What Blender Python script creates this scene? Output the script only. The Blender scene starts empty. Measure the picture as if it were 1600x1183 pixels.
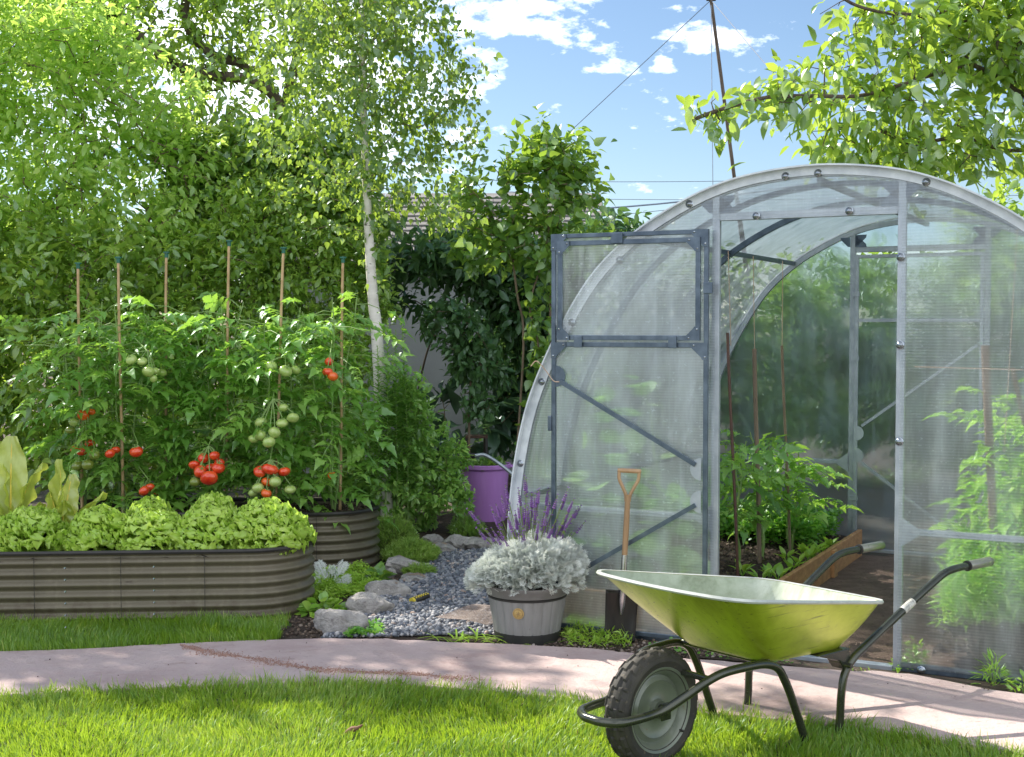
import bpy, math, random
import numpy as np
from mathutils import Vector, Matrix
sc = bpy.context.scene
C = sc.collection
rng = np.random.default_rng(7)
random.seed(7)
R = math.radians

# ------------------------------------------------------------------ camera
F, HC, PITCH = 2020.5, 1.4357, -0.0393
cam = bpy.data.cameras.new('camera'); camo = bpy.data.objects.new('camera', cam); C.objects.link(camo)
cam.sensor_width = 36; cam.lens = F*36/1600; cam.clip_start = .05; cam.clip_end = 600
camo.location = (0, 0, HC); camo.rotation_euler = (math.pi/2+PITCH, 0, 0)
sc.camera = camo
CT, ST = math.cos(PITCH), math.sin(PITCH)
def ray(px, py):
    a, b = (px-800)/F, (591.5-py)/F
    return np.array([a, -b*ST+CT, b*CT+ST])
def G(px, py, h=0.):                     # photograph position -> point at height h
    d = ray(px, py); t = (h-HC)/d[2]; return np.array([d[0]*t, d[1]*t, h])
def A(px, py, Y):                        # photograph position -> point at distance Y
    d = ray(px, py); t = Y/d[1]; return np.array([d[0]*t, Y, HC+d[2]*t])

# ------------------------------------------------------------------ sun, sky, exposure
EL = R(43); SUND = np.array([-.735, .678, 0])
sun = bpy.data.lights.new('sun', 'SUN'); sun.energy = 4.9; sun.angle = R(.55); sun.color = (1, .93, .81)
suno = bpy.data.objects.new('sun', sun); C.objects.link(suno)
sd = Vector((SUND[0]*math.cos(EL), SUND[1]*math.cos(EL), math.sin(EL)))
suno.rotation_euler = sd.to_track_quat('Z', 'Y').to_euler()
world = bpy.data.worlds.new('World'); sc.world = world; world.use_nodes = True
sc.view_settings.view_transform = 'Standard'; sc.view_settings.look = 'None'
sc.view_settings.exposure = 0.95; sc.view_settings.gamma = 1
sc.cycles.use_denoising = True
sc.cycles.max_bounces = 10; sc.cycles.diffuse_bounces = 4; sc.cycles.glossy_bounces = 3
sc.cycles.transmission_bounces = 8; sc.cycles.transparent_max_bounces = 24
sc.cycles.sample_clamp_indirect = 6; sc.cycles.blur_glossy = 1.0

class NT:                                # tiny node helper
    def __init__(s, tree): s.t = tree; s.n = tree.nodes; s.l = tree.links
    def new(s, typ, **kw):
        n = s.n.new(typ)
        for k, v in kw.items():
            if isinstance(k, str) and k.startswith('i_'):
                n.inputs[k[2:].replace('_', ' ')].default_value = v
            else: setattr(n, k, v)
        return n
    def link(s, a, b): s.l.new(a, b)
    def math(s, op, a, b=None, c=None):
        n = s.n.new('ShaderNodeMath'); n.operation = op
        for i, x in enumerate((a, b, c)):
            if x is None: continue
            if isinstance(x, (int, float)): n.inputs[i].default_value = x
            else: s.l.new(x, n.inputs[i])
        return n.outputs[0]
    def noise(s, vec, scale, detail=5, rough=.55):
        n = s.n.new('ShaderNodeTexNoise'); n.inputs['Scale'].default_value = scale
        n.inputs['Detail'].default_value = detail; n.inputs['Roughness'].default_value = rough
        if vec is not None: s.l.new(vec, n.inputs['Vector'])
        return n.outputs['Fac']
    def ramp(s, fac, stops):
        n = s.n.new('ShaderNodeValToRGB'); e = n.color_ramp.elements
        while len(e) < len(stops): e.new(.5)
        for el, (p, c) in zip(e, stops):
            el.position = p; el.color = (c, c, c, 1) if isinstance(c, (int, float)) else (*c, 1)
        s.l.new(fac, n.inputs[0]); return n.outputs[0]
    def mapping(s, vec, scale=(1, 1, 1), rot=(0, 0, 0)):
        n = s.n.new('ShaderNodeMapping'); n.inputs['Scale'].default_value = scale; n.inputs['Rotation'].default_value = rot
        s.l.new(vec, n.inputs[0]); return n.outputs[0]
    def mix(s, fac, a, b):
        n = s.n.new('ShaderNodeMix'); n.data_type = 'RGBA'
        for k, x in ((0, fac), (6, a), (7, b)):
            if isinstance(x, (int, float)): n.inputs[k].default_value = x
            elif isinstance(x, tuple): n.inputs[k].default_value = (*x, 1)
            else: s.l.new(x, n.inputs[k])
        return n.outputs[2]

w = NT(world.node_tree); bg = w.n['Background']
sky = w.new('ShaderNodeTexSky', sky_type='NISHITA', sun_disc=False, sun_elevation=EL,
            sun_rotation=math.atan2(SUND[0], SUND[1]), air_density=1.0, dust_density=.3, ozone_density=3.2)
tc = w.new('ShaderNodeTexCoord')
# clouds: puffs given by their direction in the sky
mask = None
for (px, py, rx, ry, k) in [(800, 24, 130, 40, 1.1), (905, 12, 60, 30, .8), (880, 68, 70, 24, .68), (1090, 58, 70, 26, 1.05), (1150, 68, 90, 18, .6),
                            (1036, 103, 26, 15, 1.1), (960, 106, 70, 12, .5), (330, 60, 420, 300, 1.25), (690, 240, 70, 40, .7), (1560, 150, 160, 60, .6)]:  # widest puff added at left for the white sky glow behind the trees
    d = ray(px, py); d = d/np.linalg.norm(d)
    right = np.array([d[1], -d[0], 0]); right /= np.linalg.norm(right); up = np.cross(right, d)
    def dot(v, s_):
        n = w.new('ShaderNodeVectorMath', operation='DOT_PRODUCT'); n.inputs[1].default_value = tuple(v)
        w.link(tc.outputs['Generated'], n.inputs[0])
        return w.math('DIVIDE', w.math('SUBTRACT', n.outputs['Value'], float(np.dot(v, d))), s_)
    a = dot(right, rx/F); b = dot(up, ry/F)
    r2 = w.math('ADD', w.math('MULTIPLY', a, a), w.math('MULTIPLY', b, b))
    n = w.new('ShaderNodeVectorMath', operation='DOT_PRODUCT'); n.inputs[1].default_value = tuple(d); w.link(tc.outputs['Generated'], n.inputs[0])
    g = w.math('MULTIPLY', w.math('MULTIPLY', w.math('MAXIMUM', w.math('SUBTRACT', 1.3, r2), 0.), k), w.math('GREATER_THAN', n.outputs['Value'], 0))
    mask = g if mask is None else w.math('MAXIMUM', mask, g)
nz = w.noise(w.mapping(tc.outputs['Generated'], (1, 1, 2.2)), 34, 9, .62)
cl = w.math('ADD', w.math('MULTIPLY', mask, .45), w.math('MULTIPLY', w.math('SUBTRACT', nz, .5), 2.2))
cl = w.ramp(cl, [(.26, 0.), (.52, .38), (.98, 1.)])
# bright unseen cloud banks added behind and above the camera as fill light
sp_ = w.new('ShaderNodeSeparateXYZ'); w.link(tc.outputs['Generated'], sp_.inputs[0])
bk_ = w.math('MULTIPLY', w.ramp(w.math('MULTIPLY', sp_.outputs[1], -1.), [(0., 0.), (.35, 1.)]), w.ramp(sp_.outputs[2], [(0., .4), (.2, 1.)]))
bk_ = w.math('MULTIPLY', bk_, w.ramp(w.noise(tc.outputs['Generated'], 3.2, 7, .6), [(.36, 0.), (.5, .62)]))
cl = w.math('MAXIMUM', cl, bk_)
skyc = w.mix(cl, sky.outputs[0], (20., 20.4, 21.))
w.link(skyc, bg.inputs[0]); bg.inputs[1].default_value = .075

# ------------------------------------------------------------------ materials
def srgb(r, g, b):
    f = lambda c: (c/255/12.92 if c/255 <= .04045 else ((c/255+.055)/1.055)**2.4)
    return (f(r), f(g), f(b))
def newmat(name):
    m = bpy.data.materials.new(name); m.use_nodes = True
    return m, NT(m.node_tree), m.node_tree.nodes['Principled BSDF']
def pm(name, c1, c2=None, scale=8, rough=.6, metal=0., bump=0., bscale=60, stretch=(1, 1, 1), contrast=.35, spots=None, rvar=.1, bdist=.004, coat=0, spec=.5, sscale=None, splash=None):
    m, t, p = newmat(name)
    co = t.new('ShaderNodeTexCoord').outputs['Object']; v = t.mapping(co, stretch)
    c2 = c2 or tuple(x*.75 for x in c1)
    n = t.noise(v, scale, 7, .6)
    col = t.ramp(n, [(.5-contrast/2, c1), (.5+contrast/2, c2)])
    if splash:
        sz_ = t.new('ShaderNodeSeparateXYZ'); t.link(co, sz_.inputs[0]); q = t.math('SUBTRACT', t.math('MULTIPLY', t.noise(co, 14, 8, .7), 1.), t.math('MULTIPLY', sz_.outputs[2], 1.6))
        col = t.mix(t.math('MULTIPLY', t.ramp(q, [(.34, 0.), (.50, 1.)]), .65), col, splash)
        col = t.mix(t.math('MULTIPLY', t.ramp(t.noise(t.mapping(co, (7, 7, .8)), 3.2, 6, .65), [(.52, 0.), (.66, 1.)]), .30), col, tuple(min(1, x*1.4) for x in c1))
    if spots:
        s = t.ramp(t.noise(v, sscale or scale*7, 3, .5), [(spots[1], 0.), (spots[1]+.06, 1.)])
        col = t.mix(s, col, spots[0])
    t.link(col, p.inputs['Base Color'])
    rr = t.new('ShaderNodeMapRange'); t.link(t.noise(v, scale*2.3, 5), rr.inputs[0])
    rr.inputs[3].default_value = max(.02, rough-rvar); rr.inputs[4].default_value = min(1, rough+rvar)
    t.link(rr.outputs[0], p.inputs['Roughness']); p.inputs['Metallic'].default_value = metal
    p.inputs['Specular IOR Level'].default_value = spec
    if coat: p.inputs['Coat Weight'].default_value = coat
    if bump:
        b = t.new('ShaderNodeBump'); b.inputs['Strength'].default_value = bump; b.inputs['Distance'].default_value = bdist
        t.link(t.noise(v, bscale, 8, .65), b.inputs['Height']); t.link(b.outputs[0], p.inputs['Normal'])
    return m
def leafmat(name, c1, c2, c3=None, transl=.42, tcol=None, gloss=.10, rough=.38):
    """leaf: colour by each leaf's own tint, light passes through"""
    m, t, p = newmat(name); t.n.remove(p)
    at = t.new('ShaderNodeAttribute', attribute_name='tint').outputs['Fac']
    co = t.new('ShaderNodeTexCoord').outputs['Object']
    f = t.math('ADD', t.math('MULTIPLY', at, .72), t.math('MULTIPLY', t.noise(co, 1.3, 3), .28))
    col = t.ramp(f, [(0, c1), (.55, c2), (1, c3 or c2)])
    df = t.new('ShaderNodeBsdfDiffuse'); tr = t.new('ShaderNodeBsdfTranslucent'); gl = t.new('ShaderNodeBsdfGlossy')
    gl.inputs['Roughness'].default_value = rough; gl.inputs['Color'].default_value = (.62, .68, .72, 1)
    t.link(col, df.inputs[0])
    tcl = t.mix(.55, col, tcol or (.42, .62, .04)); t.link(tcl, tr.inputs[0])
    m1 = t.new('ShaderNodeMixShader'); m1.inputs[0].default_value = transl; t.link(df.outputs[0], m1.inputs[1]); t.link(tr.outputs[0], m1.inputs[2])
    m2 = t.new('ShaderNodeMixShader'); m2.inputs[0].default_value = gloss
    t.link(m1.outputs[0], m2.inputs[1]); t.link(gl.outputs[0], m2.inputs[2])
    t.link(m2.outputs[0], t.n['Material Output'].inputs[0]); return m
def polymat(name, ribs=True, clear=.42, milk=.25, rib_axis=2, pitch=.0125, tone=(.80, .89, .98), gl_=.085, thru=(.93, .955, .96)):
    """twin-wall polycarbonate: part clear, part milky, ribbed, weathered"""
    m, t, p = newmat(name); t.n.remove(p)
    co = t.new('ShaderNodeTexCoord').outputs['Object']
    tp = t.new('ShaderNodeBsdfTransparent'); tp.inputs[0].default_value = (*thru, 1)
    rf = t.new('ShaderNodeBsdfRefraction'); rf.inputs[0].default_value = (*thru, 1); rf.inputs['Roughness'].default_value = .30; rf.inputs['IOR'].default_value = 1.10
    df = t.new('ShaderNodeBsdfDiffuse'); df.inputs[0].default_value = (*tone, 1)
    tl = t.new('ShaderNodeBsdfTranslucent'); tl.inputs[0].default_value = (*tone, 1)
    gl = t.new('ShaderNodeBsdfGlossy'); gl.inputs['Roughness'].default_value = .28
    def mx(f, a, b):
        n = t.new('ShaderNodeMixShader')
        if isinstance(f, float): n.inputs[0].default_value = f
        else: t.link(f, n.inputs[0])
        t.link(a.outputs[0], n.inputs[1]); t.link(b.outputs[0], n.inputs[2]); return n
    st = t.noise(t.mapping(co, (5.5, 5.5, 1.3)), 1.5, 6, .6)       # streaky weathering and condensation
    sp = t.ramp(t.noise(t.mapping(co, (1.5, 1.5, 2.2)), 30, 5, .6), [(.62, 0.), (.68, 1.)])
    body = mx(.5, df, tl)
    base = t.math('ADD', t.math('MULTIPLY', t.math('SUBTRACT', st, .45), .85), milk)
    base = t.math('ADD', base, t.math('MULTIPLY', sp, .22))
    drips = t.ramp(t.noise(t.mapping(co, (9, 9, .8)), 3.0, 4, .6), [(.56, 0.), (.72, 1.)])       # run-off streaks
    base = t.math('ADD', base, t.math('MULTIPLY', drips, .10))
    if ribs:
        sep = t.new('ShaderNodeSeparateXYZ'); t.link(co, sep.inputs[0])
        wv = t.math('SINE', t.math('MULTIPLY', sep.outputs[rib_axis], 2*math.pi/pitch))
        base = t.math('ADD', base, t.math('MULTIPLY', wv, .038))
    cl_ = t.new('ShaderNodeClamp'); t.link(base, cl_.inputs[0]); cl_.inputs[1].default_value = .05; cl_.inputs[2].default_value = .9
    see = mx(1-clear, tp, rf)
    a = mx(cl_.outputs[0], see, body)
    fr = t.new('ShaderNodeFresnel'); fr.inputs[0].default_value = 1.45
    fac = t.math('ADD', t.math('MULTIPLY', fr.outputs[0], .9), gl_)
    if ribs:
        bp = t.new('ShaderNodeBump'); bp.inputs['Strength'].default_value = .10; bp.inputs['Distance'].default_value = .002
        t.link(wv, bp.inputs['Height']); t.link(bp.outputs[0], gl.inputs['Normal'])
    mc = t.new('ShaderNodeMath', operation='MINIMUM'); t.link(fac, mc.inputs[0]); mc.inputs[1].default_value = .5
    o = mx(mc.outputs[0], a, gl)
    t.link(o.outputs[0], t.n['Material Output'].inputs[0]); return m

M = {}
M['steel'] = pm('galvanised_steel', (.135, .175, .225), (.065, .09, .125), 14, .34, .6, .15, 90)
M['steelw'] = pm('weathered_galvanised_steel', (.46, .50, .55), (.30, .34, .39), 10, .38, .5, .15, 90)
M['bolt'] = pm('bright_bolt', (.45, .5, .55), (.2, .22, .25), 30, .18, .9)
M['black'] = pm('black_rubber', (.02, .02, .02), (.035, .033, .03), 20, .55, 0, .2, 80)
M['tyre'] = pm('tyre_rubber', (.018, .017, .016), (.045, .04, .03), 9, .72, 0, .35, 60, spots=((.075, .06, .04), .62))
M['poly'] = polymat('polycarbonate', True, .82, .095)
M['polyback'] = polymat('polycarbonate_back', True, .34, .10, tone=(.32, .44, .55), thru=(.66, .77, .86), gl_=.03)
M['polyroof'] = polymat('polycarbonate_roof', False, .80, .17, tone=(.66, .79, .97), gl_=.12)
M['polyedge'] = pm('polycarbonate_edge', (.70, .74, .78), (.48, .52, .57), 12, .35, 0, .2, 70)
M['bed'] = pm('olive_grey_steel', srgb(108, 101, 84), srgb(86, 80, 65), 1.6, .42, .15, .05, 120, contrast=.8, spots=(srgb(78, 70, 58), .7), sscale=9, stretch=(1, 1, 2.5), splash=(.075, .055, .035))
M['trim'] = pm('black_trim', (.018, .016, .015), (.03, .026, .024), 12, .5)
M['soil'] = pm('soil', (.030, .020, .014), (.085, .056, .040), 26, .95, 0, 1., 60, bdist=.03, contrast=.3, spots=((.16, .12, .09), .64))
M['soil2'] = pm('dry_soil', (.20, .135, .105), (.105, .070, .052), 9, .95, 0, 1., 55, bdist=.02, spots=((.06, .04, .03), .62))
M['cane'] = pm('bamboo', (.52, .36, .19), (.36, .23, .11), 30, .5, 0, .2, 60, stretch=(1, 1, .2))
M['cap'] = pm('green_plastic', (.01, .12, .08), (.01, .09, .06), 20, .35)
M['wood'] = pm('old_timber', (.27, .19, .135), (.15, .11, .08), 16, .75, 0, .5, 70, stretch=(1, 1, .12), spots=((.10, .06, .035), .66))
M['board'] = pm('orange_timber', (.50, .27, .12), (.33, .16, .065), 7, .65, 0, .4, 60, stretch=(5, .6, 5), spots=((.16, .07, .03), .68), sscale=16)
M['ash'] = pm('ash_handle', (.40, .25, .13), (.25, .15, .075), 20, .42, 0, .15, 60, stretch=(1, 1, .1), coat=.3)
M['blade'] = pm('dark_forged_steel', (.018, .018, .02), (.06, .055, .05), 8, .33, .7, .1, 40, stretch=(1, 1, .3), spots=((.10, .07, .05), .7), sscale=12)
M['chrome'] = pm('polished_steel', (.6, .6, .62), (.4, .4, .42), 10, .22, .95)
M['rope'] = pm('twine', (.55, .40, .30), (.40, .28, .20), 40, .9)
M['purple'] = pm('purple_plastic', (.48, .23, .60), (.42, .19, .53), 5, .38, 0, .05, 40, stretch=(3, 3, .5))
M['stone'] = pm('rock', (.56, .53, .50), (.26, .24, .235), 13, .88, 0, 1., 26, bdist=.05, spots=((.34, .25, .18), .60), sscale=9)
M['wall'] = pm('grey_render', (.42, .43, .47), (.33, .335, .37), 2, .9, 0, .4, 30)
M['roof'] = pm('slate_roof', (.23, .22, .22), (.13, .125, .125), 6, .85, 0, .5, 30)
M['bark'] = pm('dark_bark', (.075, .055, .042), (.15, .115, .09), 14, .9, 0, 1., 30, bdist=.02, stretch=(1, 1, .3))
M['twig'] = pm('light_bark', (.24, .18, .12), (.14, .10, .07), 18, .85, 0, .6, 40, stretch=(1, 1, .3))
M['birchbark'] = pm('birch_bark', (.74, .70, .64), (.58, .54, .49), 9, .7, 0, .4, 30, stretch=(1, 1, 2.5), spots=((.06, .05, .045), .66), sscale=13)
M['stem'] = pm('green_stem', (.16, .26, .07), (.22, .33, .10), 9, .55)
M['paleplank'] = pm('grey_planks', (.27, .265, .26), (.21, .205, .20), 8, .75, 0, .35, 60, stretch=(4, 4, .35), spots=((.12, .11, .10), .7))
M['clay'] = pm('grey_plastic', (.19, .185, .18), (.15, .145, .14), 12, .5)
M['gold'] = pm('wood_disc', (.55, .38, .14), (.42, .27, .09), 60, .55)
M['yellow'] = pm('yellow_plastic', (.72, .58, .05), (.6, .47, .04), 10, .4)
M['mesh'] = pm('brown_plastic_mesh', (.40, .31, .26), (.30, .22, .18), 10, .6)
M['redpaint'] = pm('brown_red_paint', (.12, .055, .042), (.08, .038, .03), 10, .5)
M['wire'] = pm('cable', (.22, .27, .36), (.16, .20, .27), 10, .6)
M['white'] = pm('sticker', (.62, .62, .56), (.20, .20, .18), 55, .5, stretch=(3, 3, .2))
M['tubeg'] = pm('dark_green_enamel', (.040, .046, .034), (.065, .068, .05), 8, .24, .55, .1, 60, spots=((.12, .10, .06), .72), coat=.4)
M['grip'] = pm('worn_grip', (.30, .30, .26), (.42, .41, .36), 12, .32, .7, .1, 60)
M['rim'] = pm('wheel_rim_enamel', (.125, .145, .11), (.18, .20, .155), 6, .34, .1, .1, 60, spots=((.16, .12, .07), .70), coat=.2)
M['redtom'] = pm('ripe_tomato', (.62, .022, .012), (.74, .10, .02), 1.3, .18, coat=.5)
M['orangetom'] = pm('orange_tomato', (.78, .16, .02), (.70, .09, .015), 6, .2, coat=.5)
M['greentom'] = pm('green_tomato', (.26, .40, .08), (.42, .50, .17), 1.5, .22, coat=.4)
M['darkgreen_tom'] = pm('unripe_tomato', (.12, .20, .03), (.22, .24, .04), 6, .22, coat=.4)
M['dead'] = pm('dry_leaf', (.22, .11, .06), (.13, .07, .045), 30, .8)

def traymat(inside):
    m, t, p = newmat('tray_inside' if inside else 'tray_grass_reflection')
    co = t.new('ShaderNodeTexCoord').outputs['Object']
    v = t.mapping(co, (2.5, 9, 2.5), (0, R(35), 0))
    n = t.noise(v, 3.2, 8, .68); n2 = t.noise(co, 2.4, 4)
    sc_ = t.ramp(t.noise(t.mapping(co, (2, 30, 60), (0, R(48), R(8))), 2.2, 5, .6), [(.62, 0.), (.67, 1.)])
    if inside:
        col = t.ramp(t.math('ADD', t.math('MULTIPLY', n, .6), t.math('MULTIPLY', n2, .4)), [(.32, (.20, .24, .15)), (.5, (.40, .45, .34)), (.7, (.58, .62, .53))])
        col = t.mix(t.math('MULTIPLY', sc_, .5), col, (.30, .24, .16))
        p.inputs['Metallic'].default_value = .35; p.inputs['Roughness'].default_value = .42
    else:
        col = t.ramp(t.math('ADD', t.math('MULTIPLY', n, .5), t.math('MULTIPLY', n2, .5)), [(.35, (.42, .50, .03)), (.52, (.56, .66, .05)), (.68, (.66, .76, .08))])  # lime green stands in for lit grass mirrored in the tray metal
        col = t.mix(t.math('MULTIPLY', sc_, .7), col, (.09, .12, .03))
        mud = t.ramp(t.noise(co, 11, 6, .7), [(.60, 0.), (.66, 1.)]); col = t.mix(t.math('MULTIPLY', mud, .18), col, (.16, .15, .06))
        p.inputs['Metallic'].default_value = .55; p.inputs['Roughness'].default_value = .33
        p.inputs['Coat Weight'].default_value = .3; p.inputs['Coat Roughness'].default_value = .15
    t.link(col, p.inputs['Base Color'])
    b = t.new('ShaderNodeBump'); b.inputs['Strength'].default_value = .15; b.inputs['Distance'].default_value = .004
    t.link(t.math('ADD', n, t.math('MULTIPLY', n2, 3)), b.inputs['Height']); t.link(b.outputs[0], p.inputs['Normal'])
    return m
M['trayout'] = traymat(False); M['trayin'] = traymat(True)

def pathmat():
    m, t, p = newmat('pink_concrete')
    co = t.new('ShaderNodeTexCoord').outputs['Object']
    n = t.noise(co, 1.6, 8, .62); f = t.noise(co, 34, 6, .6)
    col = t.ramp(n, [(.3, (.38, .275, .262)), (.5, (.48, .365, .348)), (.7, (.55, .43, .41))])
    col = t.mix(t.math('MULTIPLY', t.ramp(f, [(.56, 0.), (.72, 1.)]), .35), col, (.30, .20, .17))
    st = t.ramp(t.noise(t.mapping(co, (1, 2.2, 1)), 3.3, 7, .7), [(.60, 0.), (.70, 1.)])
    col = t.mix(t.math('MULTIPLY', st, .6), col, (.27, .17, .13))
    wr = t.ramp(t.noise(t.mapping(co, (1, 1.4, 1)), 5.5, 9, .75), [(.47, 0.), (.53, 1.)]); col = t.mix(t.math('MULTIPLY', wr, .22), col, (.55, .46, .44))
    ck = t.ramp(t.noise(t.mapping(co, (1, 1.7, 1), (0, 0, .3)), 14, 4, .6), [(.69, 0.), (.71, 1.)])
    col = t.mix(t.math('MULTIPLY', ck, .5), col, (.20, .16, .15))
    sepv = t.new('ShaderNodeTexVoronoi'); sepv.inputs['Scale'].default_value = 95; t.link(co, sepv.inputs['Vector'])
    sg = t.ramp(sepv.outputs['Distance'], [(.10, 1.), (.22, 0.)])
    col = t.mix(t.math('MULTIPLY', sg, .30), col, (.30, .24, .22))
    t.link(col, p.inputs['Base Color']); p.inputs['Roughness'].default_value = .9
    b = t.new('ShaderNodeBump'); b.inputs['Strength'].default_value = .7; b.inputs['Distance'].default_value = .01
    t.link(t.math('ADD', t.math('MULTIPLY', n, 3), t.math('ADD', f, t.math('MULTIPLY', t.noise(co, 160, 3), .5))), b.inputs['Height']); t.link(b.outputs[0], p.inputs['Normal'])
    return m
M['path'] = pathmat()
def tintmat(name, stops, rough=.75, bump=.4):
    m, t, p = newmat(name)
    at = t.new('ShaderNodeAttribute', attribute_name='tint').outputs['Fac']; co = t.new('ShaderNodeTexCoord').outputs['Object']
    f = t.math('ADD', t.math('MULTIPLY', at, .85), t.math('MULTIPLY', t.noise(co, 60, 4), .15))
    t.link(t.ramp(f, stops), p.inputs['Base Color']); p.inputs['Roughness'].default_value = rough
    b = t.new('ShaderNodeBump'); b.inputs['Strength'].default_value = bump; b.inputs['Distance'].default_value = .004
    t.link(t.noise(co, 120, 5), b.inputs['Height']); t.link(b.outputs[0], p.inputs['Normal'])
    return m
M['pebble'] = tintmat('pebbles', [(0, (.06, .07, .09)), (.35, (.12, .135, .165)), (.62, (.21, .225, .26)), (.86, (.38, .37, .37)), (.94, (.33, .23, .18)), (1, (.60, .58, .56))])
M['crumb'] = tintmat('soil_crumbs', [(0, (.035, .024, .018)), (.6, (.10, .07, .05)), (.9, (.20, .15, .11)), (1, (.36, .31, .27))], .95)
M['chip'] = tintmat('soil_chips', [(0, (.07, .05, .04)), (.5, (.17, .12, .09)), (.8, (.27, .22, .19)), (1, (.42, .38, .36))], .95)

L = {}
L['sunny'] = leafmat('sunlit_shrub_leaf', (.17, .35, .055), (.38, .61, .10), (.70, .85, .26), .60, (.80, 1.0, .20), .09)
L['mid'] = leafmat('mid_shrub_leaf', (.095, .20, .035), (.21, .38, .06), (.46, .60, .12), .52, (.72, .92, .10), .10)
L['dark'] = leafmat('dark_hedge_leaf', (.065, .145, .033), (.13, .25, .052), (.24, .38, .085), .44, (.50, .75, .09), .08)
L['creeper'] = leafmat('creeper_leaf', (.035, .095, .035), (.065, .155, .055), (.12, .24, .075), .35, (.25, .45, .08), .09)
L['birch'] = leafmat('birch_leaf', (.065, .15, .035), (.13, .25, .048), (.30, .43, .075), .50, (.60, .80, .07), .11)
L['lilac'] = leafmat('lilac_leaf', (.075, .18, .032), (.14, .29, .045), (.28, .43, .07), .46, (.58, .80, .07), .12)
L['walnut'] = leafmat('walnut_leaf', (.07, .165, .03), (.18, .34, .045), (.48, .62, .10), .5, (.72, .92, .08), .16, .3)
L['tomato'] = leafmat('tomato_leaf', (.10, .25, .04), (.19, .40, .06), (.38, .60, .14), .46, (.55, .88, .10), .10, .4)
L['small'] = leafmat('small_shrub_leaf', (.12, .27, .06), (.25, .46, .10), (.50, .70, .17), .46, (.62, .92, .14), .08)
L['willow'] = leafmat('narrow_leaf', (.085, .22, .045), (.18, .38, .08), (.38, .56, .16), .45, (.55, .82, .12), .08)
L['juniper'] = leafmat('juniper_needle', (.10, .22, .035), (.20, .35, .06), (.42, .58, .12), .35, (.50, .70, .09), .05)
L['moss'] = leafmat('bright_groundcover', (.18, .36, .04), (.36, .58, .07), (.60, .78, .13), .45, (.65, .88, .09), .05)
L['lettuce'] = leafmat('lettuce_leaf', (.36, .58, .07), (.58, .78, .12), (.80, .93, .30), .46, (.72, .95, .17), .06)
L['chard'] = leafmat('chard_leaf', (.34, .46, .05), (.52, .60, .10), (.70, .72, .28), .42, (.75, .80, .12), .10)
L['silver'] = leafmat('silver_leaf', (.44, .48, .44), (.70, .73, .69), (.88, .90, .87), .22, (.75, .80, .72), .05)
L['beet'] = leafmat('seedling_leaf', (.15, .34, .04), (.28, .50, .06), (.48, .64, .11), .45, (.60, .85, .08), .08)
L['parsley'] = leafmat('parsley_leaf', (.08, .25, .03), (.16, .39, .055), (.32, .58, .10), .45, (.45, .80, .08), .08)
L['grass'] = leafmat('grass_blade', (.060, .150, .016), (.18, .34, .028), (.62, .66, .16), .46, (.62, .82, .04), .06, .45)
L['dill'] = leafmat('dill_frond', (.24, .48, .05), (.38, .66, .09), (.58, .80, .16), .45, (.55, .90, .10), .04)
L['cuke'] = leafmat('cucumber_leaf', (.10, .28, .04), (.24, .46, .09), (.62, .74, .45), .45, (.50, .80, .12), .08)
L['petal'] = leafmat('lavender_flower', (.12, .045, .22), (.24, .10, .38), (.40, .24, .54), .22, (.38, .18, .55), .04)
L['lavstem'] = leafmat('lavender_stem', (.14, .22, .05), (.30, .36, .11), (.44, .46, .20), .3, (.4, .5, .15), .04)
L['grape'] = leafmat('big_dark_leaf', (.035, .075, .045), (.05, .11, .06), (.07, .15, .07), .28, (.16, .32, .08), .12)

# ------------------------------------------------------------------ mesh helpers
def mesh_np(name, V, faces, mat, parent=None, tint=None, smooth=False, loc=None):
    """faces: list of int arrays (n,k)"""
    me = bpy.data.meshes.new(name); V = np.asarray(V, np.float32)
    me.vertices.add(len(V)); me.vertices.foreach_set('co', V.ravel())
    faces = [np.asarray(f, np.int32) for f in faces if len(f)]
    idx = np.concatenate([f.ravel() for f in faces]); tot = np.concatenate([np.full(len(f), f.shape[1], np.int32) for f in faces])
    me.loops.add(len(idx)); me.loops.foreach_set('vertex_index', idx)
    me.polygons.add(len(tot)); st = np.zeros(len(tot), np.int32); st[1:] = np.cumsum(tot)[:-1]
    me.polygons.foreach_set('loop_start', st)
    if smooth: me.polygons.foreach_set('use_smooth', np.ones(len(tot), bool))
    me.update(calc_edges=True)
    if tint is not None:
        a = me.attributes.new('tint', 'FLOAT', 'POINT'); a.data.foreach_set('value', np.asarray(tint, np.float32))
    me.materials.append(mat)
    o = bpy.data.objects.new(name, me); C.objects.link(o)
    if parent is not None: o.parent = parent
    if loc is not None: o.location = loc
    return o
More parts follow.
